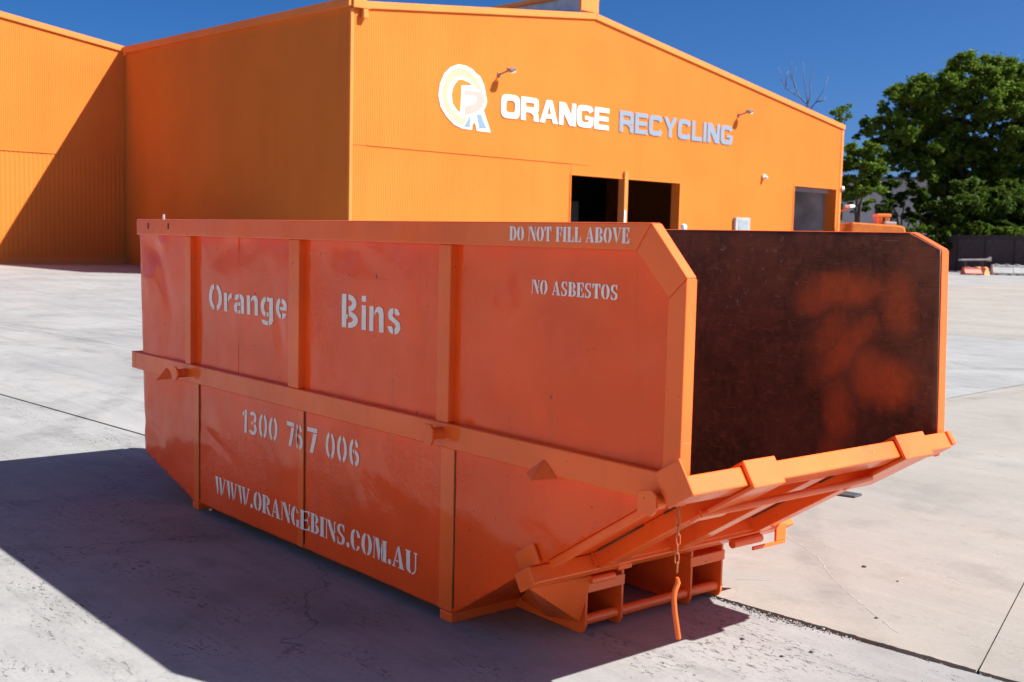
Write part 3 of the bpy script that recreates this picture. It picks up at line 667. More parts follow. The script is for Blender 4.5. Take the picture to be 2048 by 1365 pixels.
autosmooth(MB().tube([(4.25,.074,.458),(4.25,.078,.440),(4.25,.064,.415),(4.252,.058,.395),(4.25,.066,.35),(4.25,.090,.252)], [.005,.0085,.0088,.0088,.0088,.0085], 12).build('locking_pin', M_paint2, skip))
# lettering on the near side
def onp(x, z):
    if z < .72 and any(a-.016 < x < b+.022 for a, b in ((.718,.780),(1.875,1.922),(3.016,3.104))): return (x, .0272, z)
    return (x, PYF(x) + PD(x, z) - .0022, z)
def lettering(font, text, x0, x1, z0, h, fn, label, gap=.12):
    me = text_mesh('lettering', font, text, x0, x1, z0, h, fn, gap, .016); o = link('lettering', me, M_letter, skip); o['label'] = label; return o
lettering(SS, 'Orange', .91, 1.754, 1.123, .135, onp, 'white stencilled word Orange')
lettering(SS, 'Bins', 2.250, 2.723, 1.126, .149, onp, 'white stencilled word Bins', .14)
for wd_, xa, xb in (('1300', 1.298, 1.661), ('76', 1.752, 1.920), ('7', 1.950, 2.036), ('006', 2.115, 2.403)):
    lettering(SS, wd_, xa, xb, .513, .118, onp, 'white stencilled digits %s of the telephone number' % wd_, .16)
lettering(ST, 'WWW.ORANGEBINS.COM.AU', .975, 2.860, .132, .094, onp, 'white stencilled web address WWW.ORANGEBINS.COM.AU', .07)
lettering(ST, 'DO NOT FILL ABOVE', 3.452, 4.059, 1.532, .051, lambda x, z: (x, -.0015, z), 'white stencilled words DO NOT FILL ABOVE', .07)
lettering(ST, 'NO ASBESTOS', 3.537, 3.981, 1.343, .050, onp, 'white stencilled words NO ASBESTOS', .07)
# ------------------------------------------------------------------ orange warehouse
BW = math.radians(94.2536); PB = (-26.6932, 18.1063, 0); PA = (-42.9538, 16.8969, 0)
shed = empty('warehouse', PB, BW); tag(shed, 'big orange corrugated warehouse with gable front and dark open doorways', 'warehouse')
left = empty('warehouse', PA, BW); tag(left, 'orange corrugated wing wall at the left edge with a diagonal shadow', 'warehouse')
def corr(name, s0, s1, z0, ztop, place, parent, pitch=.076, amp=.0085, openings=(), mat=M_wall, rib=False):
    """corrugated sheet wall: place(s, out, z) maps to local coordinates; openings = (s0, s1, ztop_of_opening)"""
    cuts = sorted({s0, s1, *[c for o_ in openings for c in o_[:2] if s0 < c < s1]}); mb = MB(); stp = pitch/6
    for a, b in zip(cuts, cuts[1:]):
        zb = z0; mid = (a+b)/2
        for o_ in openings:
            if o_[0] < mid < o_[1]: zb = o_[2]
        zt = ztop if callable(ztop) else (lambda s: ztop)
        if zb >= zt(mid): continue
        n = max(1, int(math.ceil((b-a)/stp))); base = len(mb.v)
        for i in range(n+1):
            s = a + (b-a)*i/n; ph = (s/pitch) % 1
            if rib:  o = amp*(1 if ph < .22 else max(0, 1-(ph-.22)/.1) if ph < .5 else max(0, (ph-.9)/.1))
            else: o = amp*math.sin(2*math.pi*ph)
            mb.v.append(place(s, o, zb)); mb.v.append(place(s, o, zt(s)))
        for i in range(n): mb.f.append((base+2*i, base+2*i+2, base+2*i+3, base+2*i+1))
    o = mb.build(name, mat, parent, fix=False, smooth=not rib)
    return o
gab = lambda s, o, z: (s, -o, z)
AP, APZ, RE, REZ = 11.98, 10.40, 31.50, 7.52
def gz(s): return 9.0 + (APZ-9.0)*s/AP if s < AP else APZ + (REZ-APZ)*(s-AP)/(RE-AP)
OPN = [(10.83, 14.05, 4.11), (14.24, 17.89, 4.11), (27.11, 31.06, 4.43)]
corr('lower_wall_sheet', .06, 10.83, 0, 4.55, lambda s, o, z: (s, -o+.012, z), shed, pitch=.076, amp=.0085, openings=OPN)
corr('upper_wall_sheet', .06, 10.83, 4.52, gz, gab, shed)
corr('upper_wall_sheet', 10.83, RE, 0, gz, gab, shed, openings=OPN)
MB().box(.70, -.022, 4.535, 11.9, -.0135, 4.555).build('sheet_joint_flashing', M_trim, shed)
sid = lambda s, o, z: (-o, s, z)
corr('side_wall_sheet', .06, 16.28, 0, 9.05, sid, shed)
# other walls and roof
MB().box(.05, 16.1, 0, RE, 16.2, 7.4).build('back_wall', M_dark, shed)
MB().box(RE-.11, .02, 0, RE-.01, 16.1, 7.4).build('side_wall', M_wall, shed)
def roofp(name, sa, za, sb, zb, t0, t1, th=.08):
    MB().prism([(sa,za),(sb,zb),(sb,zb+th),(sa,za+th)], lambda u, v, d: (u, d, v), t0, t1).build(name, M_galv, shed)
roofp('roof', .05, 9.02, AP-.002, APZ+.02, .02, 16.28); roofp('roof', AP+.002, APZ+.02, RE-.02, REZ+.02, .02, 16.28)
MB().box(.1, .1, .004, RE-.15, 16.0, .012).build('shed_floor', M_floor, shed)
# gable capping, corner flashings, gutter
def capping(sa, za, sb, zb, par=shed, h=.235, name='verge_capping', t0=-.075, t1=.10):
    return MB().prism([(sa,za-h),(sb,zb-h),(sb,zb),(sa,za)], lambda u, v, d: (u, d, v), t0, t1).build(name, M_trim, par, .012)
capping(.60, 9.20+.071, AP-.001, 10.565); capping(AP+.001, 10.565, RE+.08, 7.76)
MB().prism([(-.02,8.98),(.66,9.0),(.72,9.06),(.66,9.17),(.50,9.29),(.30,9.33),(-.02,9.33)], lambda u, v, d: (u, d, v), -.16, -.078).build('gutter_end', M_trim, shed, .02)
MB().box(.36, -.20, 8.68, .56, -.03, 8.97).build('rainwater_head', M_trim, shed, .02)
MB().box(-.16, -.076, 9.02, .048, 16.22, 9.30).build('gutter', M_trim, shed, .02)
MB().box(-.03, -.03, 0, .085, -.014, 8.975).build('corner_flashing', M_trim, shed)
MB().box(-.03, -.0135, 0, -.014, .09, 8.975).build('corner_flashing', M_trim, shed)
MB().box(RE-.14, -.03, 0, RE+.03, -.012, 7.5).build('corner_flashing', M_trim, shed)
MB().box(RE+.0315, -.03, 0, RE+.045, .2, 7.5).build('corner_flashing', M_trim, shed)
# doorway frames and reveals
def box(name, a, mat=M_trim, par=shed, bev=.006): return MB().box(*a).build(name, mat, par, bev)
box('door_lintel', (10.80, -.018, 4.09, 17.92, .25, 4.13), M_wall); box('door_jamb', (10.80, -.018, 0, 10.85, .12, 4.085), M_wall); box('door_jamb', (17.87, -.03, 0, 17.96, .45, 4.085), M_wall)
dp = box('door_post', (14.04, -.10, 0, 14.25, .25, 4.40)); box('post_guard', (14.03, -.125, 0, 14.14, -.1015, 2.78), M_white, dp)
box('door_lintel', (27.06, -.018, 4.42, 31.12, .22, 4.46), M_wall); box('door_jamb', (27.05, -.02, 0, 27.12, .12, 4.415), M_wall); box('door_jamb', (31.04, -.04, 0, 31.14, .62, 4.415), M_wall)
# inside, seen through the openings
box('partition', (10.9, 5.2, 0, 12.55, 5.3, 3.75), M_greysheet); box('partition', (13.0, 6.4, 0, 18.3, 6.5, 3.35), M_greysheet); box('inner_column', (12.55, 5.0, 0, 12.95, 5.4, 9.0), M_dark)
bay = MB().box(26.4, 3.2, 0, 31.32, 3.3, 4.8).build('bay_back_wall', simple('bay_grey', (.46, .43, .46), .6, var=.3, vscale=.7), shed)
box('bay_soffit', (26.4, .25, 4.54, 31.3, 3.2, 4.62), M_greysheet); box('bay_side', (26.3, .25, 0, 26.4, 3.3, 4.6), M_greysheet); box('bay_side', (31.25, .63, 0, 31.32, 3.19, 4.53), bay.data.materials[0])
M_palecrate = simple('pale_crate', (.6, .6, .62), .5)
box('shelf_rail', (27.4, 3.0, 3.35, 31.2, 3.1, 3.5), simple('dull_rail', (.12, .11, .12), .6)); box('shelf_upright', (28.6, 2.9, 0, 28.75, 3.05, 4.3), M_greysheet)
box('roller_cover', (27.2, .3, 4.2, 31.0, .62, 4.41), M_greysheet)
# ridge ventilator
rv = MB().box(11.16, .05, 10.42, 12.12, 15.5, 11.12).build('ridge_ventilator', M_galv, shed, .02)
box('ventilator_end', (11.10, -.06, 10.569, 12.13, .045, 11.14), M_trim, rv, .01); box('ventilator_cap', (10.98, -.06, 11.145, 11.30, 15.5, 11.30), M_trim, rv, .01); box('ventilator_cap', (11.96, -.06, 11.145, 12.28, 15.5, 11.23), M_trim, rv, .01)
# annex beside the right-hand corner
an = empty('annex', (RE+.12, .1, 0), parent=shed)
box('annex_wall', (0, .3, 0, .30, 3.0, 4.25), M_trim, an); box('annex_band', (-.03, .24, 4.253, .34, 3.0, 4.40), M_trim, an); box('annex_band', (-.01, .27, 2.95, .32, .298, 3.07), M_trim, an)
# left wing
def lz(s): return 9.1 + max(0, -s)*.137
corr('upper_wall_sheet', -13, .30, 4.57, lz, lambda s, o, z: (s, -o, z), left)
corr('lower_wall_sheet', -13, .30, .28, 4.60, lambda s, o, z: (s, -o+.012, z), left, pitch=.19, amp=.007)
MB().box(-13, -.012, 0, .30, .10, .279).build('base_kerb', M_trim, left)
MB().box(-13, -.026, 4.575, -.15, -.0165, 4.605).build('sheet_joint_flashing', M_trim, left)
capping(-13, 9.33+13*.137, -.02, 9.33, left)
MB().prism([(-13,9.1+13*.137),(.3,9.10),(.3,9.18),(-13,9.2+13*.137)], lambda u, v, d: (u, d, v), .12, 14).build('roof', M_galv, left)
MB().box(-13, .15, 0, -12.9, 14, 9).build('side_wall', M_wall, left)

# cream shed added out of view to bounce sunlight onto the bin's shaded side
cs = empty('bounce_shed', (2.0, -15.0, 0), math.radians(2)); tag(cs, 'added unseen cream shed with grey roller doors, bouncing sunlight onto the shaded side of the bin', 'shed')
M_cs = mat_wall('cream_sheet', (.45, .41, .35), .5)
corr('wall_sheet', -19, 17, 0, 7.2, lambda s, o, z: (s, o, z), cs, pitch=.19, amp=.010, openings=[(-12, -7, 4.5), (9, 13.5, 4.5)], mat=M_cs)
for a, b in ((-12, -7), (9, 13.5)): MB().box(a, -.30, 0, b, -.2, 4.5).build('roller_door', M_galv, cs)
MB().box(-19.1, -12, 7.21, 17.1, .35, 7.4).build('roof', M_galv, cs); MB().box(-19.1, .352, 7.15, 17.1, .5, 7.38).build('gutter', M_galv, cs)
MB().box(-19.05, -12, 0, -18.95, -.02, 7.2).build('side_wall', M_cs, cs); MB().box(16.95, -12, 0, 17.05, -.02, 7.2).build('side_wall', M_cs, cs); MB().box(-19, -12.1, 0, 17, -12.01, 7.2).build('back_wall', M_cs, cs)

# ------------------------------------------------------------------ sign on the gable
def on_shed(name, label, cat, group=None): o = empty(name, PB, BW); return tag(o, label, cat, group)
sg = on_shed('wall_sign', 'white and pale blue block lettering ORANGE RECYCLING on the gable', 'sign')
def sign_word(text, s0, s1, z0, h, mat, gap):
    out, W = layout(EX, text, gap); k = (s1-s0)/W
    for gl in out:
        mb = MB()
        for p in gl: mb.prism([(s0+a*k, z0+b*h) for a, b in p], lambda u, v, d: (u, d, v), -.034, -.012)
        mb.build('letter', mat, sg)
sign_word('ORANGE', 6.88, 12.98, 6.01, .87, M_white, .085)
sign_word('RECYCLING', 13.65, 21.66, 6.02, .87, M_bluegrey, .10)
lgo = on_shed('logo_sign', 'round white and cream letter emblem left of the block lettering on the gable', 'sign')
LG = dict(
outer=[(3.813,6.505),(3.876,6.921),(4.073,7.298),(4.361,7.551),(4.73,7.693),(5.108,7.682),(5.415,7.59),(5.572,7.479),(5.792,7.381),(6.011,7.066),(6.099,6.735),(6.16,6.514),(6.088,6.308),(5.997,6.186),(6.374,5.408),(5.691,5.411),(5.581,5.725),(5.453,5.629),(5.435,5.43),(4.976,5.438),(4.559,5.554),(4.181,5.826),(3.917,6.132)],
cream=[(3.944,6.518),(3.994,6.879),(4.17,7.227),(4.423,7.464),(4.733,7.594),(5.072,7.578),(5.357,7.488),(5.654,7.309),(5.855,7.049),(5.915,6.858),(5.60,6.90),(5.58,7.02),(5.313,7.18),(5.005,7.275),(4.741,7.263),(4.519,7.156),(4.317,6.914),(4.249,6.686),(4.256,6.384),(4.395,6.149),(4.624,5.949),(4.965,5.82),(5.25,5.90),(5.55,6.02),(5.422,5.908),(5.232,5.835),(5.05,5.539),(4.632,5.644),(4.29,5.891),(4.04,6.171)],
hole=[(4.421,6.621),(4.525,6.936),(4.729,7.151),(4.931,7.185),(5.275,7.111),(5.446,7.017),(4.899,6.97),(4.863,5.998),(4.658,6.091),(4.481,6.296)],
pink=[(5.031,6.823),(5.899,6.85),(6.022,6.671),(6.051,6.503),(5.955,6.296),(5.764,6.136),(5.398,5.99),(5.056,5.90),(5.047,6.238),(5.388,6.338),(5.646,6.464),(5.641,6.644),(5.379,6.651),(5.037,6.617)],
leg1=[(5.028,5.487),(5.278,5.856),(5.369,5.875),(5.349,5.502)], leg2=[(5.644,5.99),(5.86,6.043),(6.173,5.524),(5.797,5.493)])
for k, mat, d in (('outer', M_white, .018), ('cream', M_cream, .022), ('hole', M_wall, .0225), ('pink', M_pink, .0235), ('leg1', M_legblue, .0228), ('leg2', M_legblue, .0228)):
    MB().prism(LG[k], lambda u, v, d_: (u, d_, v), -d-.006, -.0105).build({'outer': 'emblem_border', 'cream': 'emblem_ring', 'hole': 'emblem_centre', 'pink': 'emblem_letter', 'leg1': 'emblem_leg', 'leg2': 'emblem_leg'}[k], mat, lgo)
# ------------------------------------------------------------------ fittings on the wall
def flood(s, z, label):
    f = on_shed('flood_light', label, 'flood light', 'flood lights on the gable')
    autosmooth(MB().tube([(s-.14,-.012,z-.16),(s-.14,-.30,z-.10),(s-.02,-.42,z-.02)], .035, 8).build('arm', M_lamp, f))
    hd = MB().obox((s+.02,-.50,z+.02), (.15,0,.045), (-.015,.11,.035), (-.02,-.012,.045)).build('lamp_head', M_lamp, f, .02)
    MB().obox((s+.02+.045,-.50-.005,z-.075), (.12,0,.035), (-.01,.08,.025), (-.003,-.002,.008)).build('lens', M_glass, f)
    MB().box(s-.22,-.03,z-.24,s-.06,-.0105,z-.08).build('base_plate', M_lamp, f)
flood(6.90, 7.72, 'grey flood light on an arm just right of the round emblem'); flood(22.25, 7.60, 'grey flood light on an arm above the last letter of the sign')
f = on_shed('security_light', 'small white security light high on the gable above the meter box', 'security light')
MB().box(24.22,-.10,4.62,24.44,-.0105,4.82).build('base_box', M_white, f, .02); autosmooth(MB().lathe([(.05,0),(.085,.05),(.08,.12),(.03,.16)], (24.33,-.10,4.70), (0,-1,-.3), 14).build('lamp_dome', M_glass, f))
f = on_shed('meter_box', 'pale grey meter box fixed to the gable between the two openings', 'meter box')
MB().box(22.02,-.16,1.3,23.18,-.0105,2.72).build('cabinet', simple('meter_grey', (.33,.34,.34), .5), f, .015); MB().box(22.22,-.175,1.5,22.98,-.1605,2.6).build('door', simple('meter_door', (.25,.28,.30), .5), f, .008); MB().box(22.85,-.19,2.0,22.91,-.1755,2.12).build('handle', M_black, f)
f = on_shed('bracket_lamp', 'white bracket lamp sticking out from the right hand corner of the warehouse', 'wall lamp')
autosmooth(MB().tube([(32.0,.36,3.30),(32.1,.0,3.42),(32.25,-.1,3.5)], .04, 8).build('arm', M_trim, f)); MB().obox((32.3,-.15,3.60), (.33,.05,.02), (0,.16,0), (-.01,0,.07)).build('lamp_head', M_white, f, .03)
f = on_shed('sensor', 'tiny white sensor on the right hand edge of the gable', 'sensor'); autosmooth(MB().lathe([(.04,0),(.11,.04),(.11,.10),(.04,.15)], (31.57,-.03,4.50), (0,-1,0), 12).build('housing', M_white, f))

# ------------------------------------------------------------------ yard things behind the bin
b = empty('bollard', (-12.12, 18.43, 0)); tag(b, 'white bollard with a rounded cap just above the rusty rim', 'bollard')
autosmooth(MB().lathe([(.055,0),(.055,1.80)], (0,0,.0), (0,0,1), 16).build('post', M_white, b)); autosmooth(MB().lathe([(.075,1.80),(.08,1.84),(.08,1.90),(.06,1.95),(.02,1.965)], (0,0,0), (0,0,1), 16).build('cap', M_white, b))
YAW = math.radians(49.9536)
def camloc(lat, dep, z=0): return (CAM.x + .6434*lat - .7655*dep, CAM.y + .7655*lat + .6434*dep, z)
# orange machine beside the corner
mc = empty('parked_machine', camloc(18.3, 59.5), YAW); tag(mc, 'orange machine with a short stack parked past the right hand corner of the warehouse', 'machine')
M_mach = mat_paint('machine_paint', 1., False, .35, (.82, .24, .05))
hull = [(-1.35,.75),(1.25,.75),(1.38,.95),(1.38,2.30),(1.30,2.52),(1.12,2.58),(-1.35,2.70)]
MB().prism(hull, lambda u, v, d: (u, d, v), -1.1, 1.1).build('hull', M_mach, mc, .06)
MB().box(.14,-.35,2.60,.78,.35,3.02).build('stack_box', M_mach, mc, .02)
st_ = MB().box(.10,-.42,3.022,.84,.42,3.18).build('stack_cap', M_mach, mc, .05); MB().box(.42,-.368,2.66,.52,-.352,3.0).build('stack_slot', M_black, mc)
MB().box(.42,-.75,2.625,1.0,-.40,2.78).build('filter_cover', M_galv, mc, .03)
for x in (-.85, .85):
    for y in (-1.22, 1.22):
        wh = MB().lathe([(.30,-.15),(.48,-.17),(.52,-.12),(.52,.12),(.48,.17),(.30,.15)], (x, y, .521), (0,1,0), 24).build('wheel', M_black, mc); autosmooth(wh)
        MB().lathe([(.27,-.168),(.27,.168)], (x, y, .521), (0,1,0), 16).build('rim', M_mach, wh)
# dark boundary fence
FD = Vector((.952, -.307, 0)); FR = math.atan2(FD.y, FD.x)
fn = empty('boundary_fence', (-33.09, 68.48, 0), FR); tag(fn, 'dark panelled boundary fence in front of the trees', 'fence')
def mat_fence():
    t = NT('fence_sheet'); co = t.co(); n = t.noise(t.co((1.6,1.6,.7)), 1.6, 5, .65)
    base = t.mix(t.ramp(n, .55, .72, 0, .5), (.055,.052,.055), (.16,.15,.15))
    sq = t.noise(t.co((1,1,.6), rot=(0,.5,0)), 2.6, 2, .5, 2.2); rg = t.math('ABSOLUTE', t.math('SUBTRACT', sq, .5))
    mk = t.math('MULTIPLY', t.ramp(rg, .0, .03, 1, 0), t.ramp(t.noise(co, .5, 2), .5, .6))
    t.P('Base Color', t.mix(t.math('MULTIPLY', mk, .5), base, (.40,.38,.38))); t.P('Roughness', .75); return t.m
M_fence = mat_fence(); M_fpost = simple('fence_post', (.035,.034,.038), .7)
pm = MB().box(.05,-.02,.06,2.35,.02,2.08).mesh('panel'); pm.materials.append(M_fence)
qm = MB().box(-.05,-.06,0,.05,.06,2.4).mesh('post'); qm.materials.append(M_fpost); rm = MB().box(.05,-.05,2.085,2.35,.05,2.38).mesh('cap_rail'); rm.materials.append(M_fpost)
for k in range(-7, 9):
    for nm_, me_ in (('panel', pm), ('post', qm), ('cap_rail', rm)):
        o = bpy.data.objects.new(nm_, me_); COL.objects.link(o); o.parent = fn; o.location = (k*2.4+.3, 0, 0)
# discarded barriers by the fence
M_red = simple('barrier_red', (.42,.07,.03), .5); M_bw = simple('barrier_white', (.36,.36,.36), .6); M_slabw = simple('board_white', (.40,.40,.39), .6)
prof = [(-.30,0),(.30,0),(.30,.10),(.14,.32),(.12,.42),(-.12,.42),(-.14,.32),(-.30,.10)]
def barrier(name, lat, dep, rz, length, hs, mat, label, cat, group=None):
    e = empty(name, camloc(lat, dep), YAW+rz); tag(e, label, cat, group)
    MB().prism([(u, v*hs) for u, v in prof], lambda u, v, d: (d, u, v), -length/2, length/2).build('body', mat, e, .03)
    for x in (-length*.25, length*.25): MB().box(x-.10,-.13,.42*hs+.002,x+.10,.13,.42*hs+.05).build('handle', mat, e, .02)
    for x in (-length*.3, length*.3): MB().box(x-.12,-.315,.001,x+.12,-.301,.07).build('foot_slot', M_black, e)
    return e
barrier('road_barrier', 26.55, 67.2, .1, 1.05, 1.0, M_red, 'red plastic road barrier lying in front of the dark fence', 'barrier')
barrier('road_barrier', 27.35, 67.8, -.9, .8, 1.0, simple('barrier_orange', (.80,.32,.14), .5), 'faded orange barrier end beside the red barrier', 'barrier')
bt = empty('board_table', camloc(27.25, 68.6), YAW-.08); tag(bt, 'white board resting on a trestle behind the red barrier', 'board')
MB().obox((0,0,.86),(.85,0,.03),(0,.30,0),(0,0,.045)).build('board', M_slabw, bt, .01)
for x in (-.45,.42): MB().obox((x,0,.41),(.05,0,.0),(0,.22,0),(.03*(1 if x>0 else -1),0,.405)).build('leg', M_fpost, bt)
MB().prism([(.62,.84),(.92,1.06),(.90,.80)], lambda u, v, d: (u, d, v), -.2, .2).build('torn_corner', M_slabw, bt)
for k, (la, de) in enumerate(((28.75, 68.3), (30.0, 68.4), (31.25, 68.6))):
    barrier('road_barrier', la, de, .04*k-.05, 1.18, 1.42, M_bw, ['grey white road barrier next to the trestle board by the fence', 'second grey white road barrier from the trestle board', 'grey white road barrier at the right edge of the row'][k], 'barrier', 'grey white barriers along the fence')

# ------------------------------------------------------------------ pale building and trees beyond the fence
pb = empty('pale_building', camloc(32.0, 96), YAW-.25); tag(pb, 'pale grey rendered building half hidden behind the trees', 'building')
MB().box(-8,0,0,10,12,7.0).build('wall', simple('pale_render', (.48,.46,.47), .8, var=.1, vscale=.3), pb); MB().box(-8.3,-.3,7.005,10.3,12.3,7.25).build('roof', simple('roof_edge', (.10,.11,.16), .6), pb)
for x in (-5.5,-1.5,2.5,6.5):
    wv = MB().box(x-.7,-.03,3.6,x+.7,-.003,5.0).build('window', M_fpost, pb); MB().box(x-.8,-.08,3.5,x+.8,-.032,3.58).build('sill', M_white, wv)
def leafmat(name, c1, c2, tr=.34):
    t = NT(name); g_ = t.n.new('ShaderNodeNewGeometry'); r = g_.outputs['Random Per Island']
    base = t.mix(r, c1, c2); t.P('Base Color', base); t.P('Roughness', .6); t.P('Specular IOR Level', .08)
    tl = t.n.new('ShaderNodeBsdfTranslucent'); t.l.new(t.mix(.5, base, (.10,.16,.01)), tl.inputs[0])
    mx = t.n.new('ShaderNodeMixShader'); mx.inputs[0].default_value = tr; t.l.new(t.p.outputs[0], mx.inputs[1]); t.l.new(tl.outputs[0], mx.inputs[2]); t.l.new(mx.outputs[0], t.out.inputs[0])
    return t.m
M_leaf = leafmat('leaf_green', (.07,.135,.016), (.18,.25,.04)); M_leaf2 = leafmat('leaf_bright', (.08,.15,.015), (.16,.24,.035)); M_leafd = leafmat('leaf_dark', (.03,.06,.010), (.075,.12,.02))  # leaf_dark: shade on the low growth behind the fence is put into its colour
M_bark = simple('bark', (.05,.042,.035), .9, var=.3, vscale=6)
def foliage(name, clumps, per, size, mat, parent, seed, shell=.55):
    """many small leaf faces gathered in clumps (x, y, z, rx, rz)"""
    rr = random.Random(seed); V = []; F = []
    for cx, cy, cz, rx, rz in clumps:
        sub = []
        for _ in range(max(6, int(16*(rx/1.3)**2))):          # twig sub-clumps give an uneven outline
            u = rr.uniform(-1,1); t = rr.uniform(0,2*math.pi); q = math.sqrt(1-u*u); k = rr.uniform(shell, 1.08)
            sub.append((cx+rx*q*math.cos(t)*k, cy+rx*q*math.sin(t)*k, cz+rz*u*k, rx*rr.uniform(.2,.40)))
        n = int(per*(rx/1.3)**2)
        for _ in range(n):
            sx, sy, sz, sr = rr.choice(sub)
            p = Vector((sx+rr.gauss(0,.5)*sr, sy+rr.gauss(0,.5)*sr, sz+rr.gauss(0,.34)*sr))
            nrm = Vector((rr.gauss(0,.6), rr.gauss(0,.6), 1+rr.gauss(0,.5))).normalized(); a = nrm.orthogonal().normalized(); b = nrm.cross(a); t = rr.uniform(0,6.28)
            d = a*math.cos(t)+b*math.sin(t); e = nrm.cross(d); s = size*rr.uniform(.6,1.35); o = len(V)
            V += [tuple(p-d*s), tuple(p+e*s*.42-nrm*s*.1), tuple(p+d*s-nrm*s*.25), tuple(p-e*s*.42-nrm*s*.1)]; F.append((o,o+1,o+2,o+3))
    me = bpy.data.meshes.new(name); me.from_pydata(V, [], F); me.update(); return link(name, me, mat, parent)
def limbs(parent, base, tops, r0, seed, fork=.4, name='trunk'):
    rr = random.Random(seed); mb = MB(); base = Vector(base)
    cen = Vector((sum(t[0] for t in tops)/len(tops), sum(t[1] for t in tops)/len(tops), 0))
    for t in tops:
        t = Vector(t); j = base + Vector(((cen.x-base.x)*.2, (cen.y-base.y)*.2, (t.z-base.z)*fork*rr.uniform(.8,1.1)))
        pts = []
        for i in range(9):
            k = i/8
            p = base.lerp(j, min(1, k/.4)) if k < .4 else j.lerp(t, (k-.4)/.6)
            pts.append(p + Vector((rr.uniform(-.12,.12), rr.uniform(-.12,.12), 0))*(1 if 0 < i < 8 else 0))
        mb.tube(pts, [r0*(1-.88*i/8) for i in range(9)], 7)
    return mb.build(name, M_bark, parent, smooth=True)
def px(D, uc):      # clump list in metres about a trunk standing at that column
    k = D/2311.08*.987
    return lambda u, v, r, dy=0, fl=.62: ((u-uc)*k, dy, (497-v)*k/.987+1.54, r*k, r*k*fl)
rr = random.Random(11)
def tree(name, label, D, uc, spec, per, size, mat, tops, r0, seed, group=None, depth_j=2.2, fl=.62, fill=4):
    lat = (uc-1024)/2311.08*D*.987
    e = empty(name, camloc(lat, D), YAW); tag(e, label, 'tree', group); P = px(D, uc); rj = random.Random(seed)
    cl = [P(u, v, r, rj.uniform(-depth_j, depth_j), fl) for u, v, r in spec]
    cl += [P(u+rj.uniform(-.8,.8)*r, v+rj.uniform(-.2,1.0)*r, r*rj.uniform(.4,.75), rj.uniform(-depth_j, depth_j)*1.2, fl) for u, v, r in spec for _ in range(fill)]
    foliage('crown', cl, per, size, mat, e, seed)
    limbs(e, (0,0,0), [(P(u, v, 1)[0], rj.uniform(-1,1), P(u, v, 1)[2]) for u, v in tops], r0, seed)
    return e
big = [(1893,140,34),(1850,168,40),(1806,192,34),(1772,222,30),(1742,252,26),(1722,272,14),(1930,152,40),(1975,148,42),(2022,160,44),(2065,180,46),(2105,215,50),
       (1830,222,36),(1880,196,38),(1935,208,40),(1905,252,30),(1995,206,44),(2050,230,46),(1780,268,32),(1822,276,32),(1858,262,26),(1905,300,36),(1952,300,34),(2010,286,42),(2070,300,46),
       (1800,318,30),(1850,330,34),(1945,345,40),(2000,350,46),(2060,370,50),(1900,365,34)]
rf = random.Random(5)
for u in range(1775, 2110, 30):
    for v in range(225, 430, 30):
        if rf.random() < .82 and v > 150 + abs(u-1960)*.42 + 40 and (u > 1830 or v < 330): big.append((u+rf.uniform(-10,10), v+rf.uniform(-10,10), rf.uniform(15,23)))
tree('broad_tree', 'tall broad green tree with layered crown at the right edge', 84, 1960, big, 3300, .15, M_leaf, [(1760,250),(1830,190),(1900,160),(1985,165),(2060,200),(1860,300),(1950,300),(2040,330)], .42, 21)
tree('young_tree', 'bright green young tree just right of the warehouse corner', 78, 1712, [(1700,318,26),(1722,312,24),(1735,340,26),(1705,352,28),(1728,380,24),(1700,392,20),(1745,372,16)], 4200, .14, M_leaf2, [(1705,330),(1730,340),(1720,390)], .16, 22, depth_j=1.2, fl=.8)
tree('thin_tree', 'thin leafy tree in front of the pale building', 82, 1800, [(1772,372,22),(1800,392,24),(1835,385,24),(1755,415,15),(1815,430,18),(1850,420,22),(1785,452,12),(1862,450,24),(1722,420,12)], 2200, .14, M_leafd, [(1775,380),(1805,390),(1840,400),(1760,420)], .15, 23, depth_j=1.4, fl=.8)
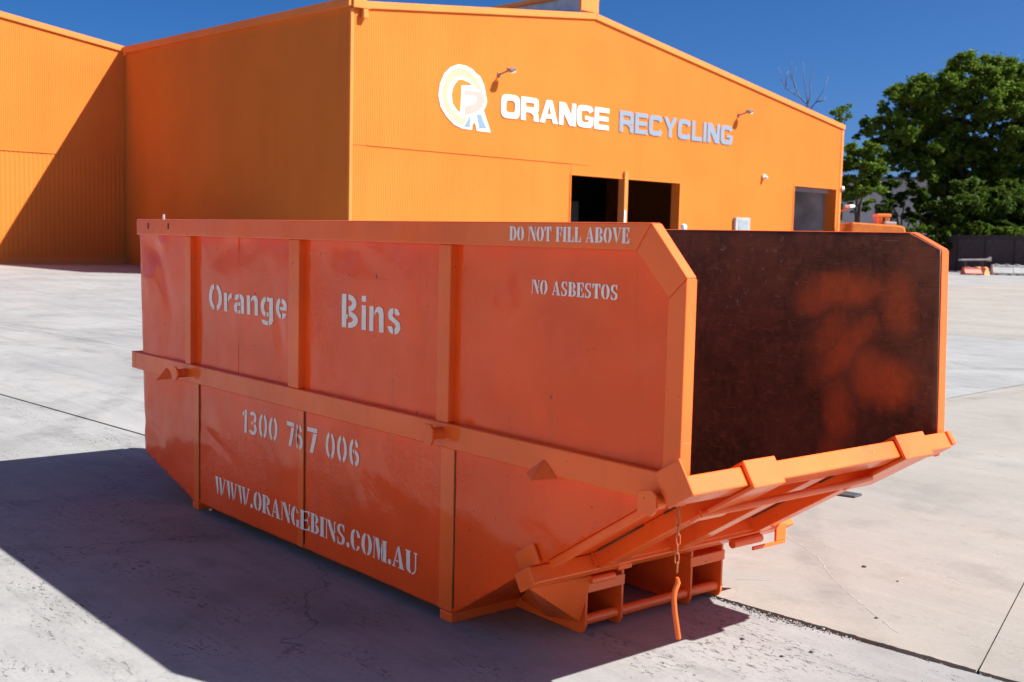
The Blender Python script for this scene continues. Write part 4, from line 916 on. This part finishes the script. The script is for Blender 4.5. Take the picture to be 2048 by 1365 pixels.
for k, (uc, sp) in enumerate(((1905, [(1890,420,34),(1915,395,36),(1940,430,36),(1880,455,26),(1925,455,30)]), (1985, [(1970,410,38),(2000,400,40),(1965,450,34),(2005,450,36),(2025,425,34)]), (2065, [(2045,400,42),(2080,420,46),(2050,450,38),(2100,455,40)]))):
    tree('dense_tree', ['dense dark tree standing behind the left end of the fence', 'dense dark tree behind the middle of the fence', 'dense dark tree behind the fence at the right edge of the picture'][k], 79+k*.7, uc, sp, 2700, .19, M_leafd, [(uc-15,420),(uc+15,410),(uc,440)], .22, 31+k, 'dense trees behind the fence', 1.6, .85)
shr = [(u, 462+rr.uniform(-5,4), rr.uniform(10,15)) for u in range(1800, 2110, 13)]
P = px(77, 1960); e = empty('hedge', camloc((1960-1024)/2311.08*77*.987, 77), YAW); tag(e, 'leafy hedge showing above the top of the dark fence', 'hedge', kind='stuff')
foliage('foliage', [P(u, v, r, rr.uniform(-.4,.4), .8) for u, v, r in shr], 4200, .12, M_leaf2, e, 41)
foliage('lower_foliage', [P(u, v+32, r*1.3, rr.uniform(-.4,.4), 1.2) for u, v, r in shr], 1500, .19, M_leafd, e, 42)
tree('roof_edge_tree', 'small leafy tree top peeping over the right hand roof slope', 72, 1670, [(1662,230,11),(1681,224,10),(1685,242,6),(1668,246,8)], 2100, .11, M_leaf2, [(1662,230),(1681,226)], .14, 24, depth_j=.5, fl=.8)
# bare tree behind the roof
dt = empty('bare_tree', camloc((1596-1024)/2311.08*80*.987, 80), YAW); tag(dt, 'leafless grey tree top with thin branches above the roof slope', 'tree')
P = px(80, 1596); pt = lambda u, v, dy=0: Vector((P(u, v, 1)[0], dy, P(u, v, 1)[2]))
MB().tube([pt(1600,497), pt(1602,330), pt(1604,240)], [.22,.15,.08], 8).build('trunk', M_bark, dt, smooth=True)
M_twig = simple('twig_grey', (.11,.12,.18), .9)
for nm_, l in (('branch', [(1604,240),(1600,212),(1592,175),(1590,140)]), ('branch', [(1602,225),(1606,205),(1608,180),(1610,150)]), ('branch', [(1604,240),(1622,216),(1634,196),(1644,166)]), ('branch', [(1606,228),(1585,205),(1577,180),(1568,172),(1566,140)]),
             ('branch', [(1585,205),(1560,192),(1548,178),(1544,150)]), ('branch', [(1577,190),(1572,170),(1578,150)]), ('branch', [(1622,216),(1636,214),(1640,206)]), ('branch', [(1560,192),(1556,168),(1563,158)])):
    MB().tube([pt(u, v, .3*math.sin(i+u)) for i, (u, v) in enumerate(l)], [.045-.028*i/(len(l)-1) for i in range(len(l))], 6).build(nm_, M_twig, dt, smooth=True)
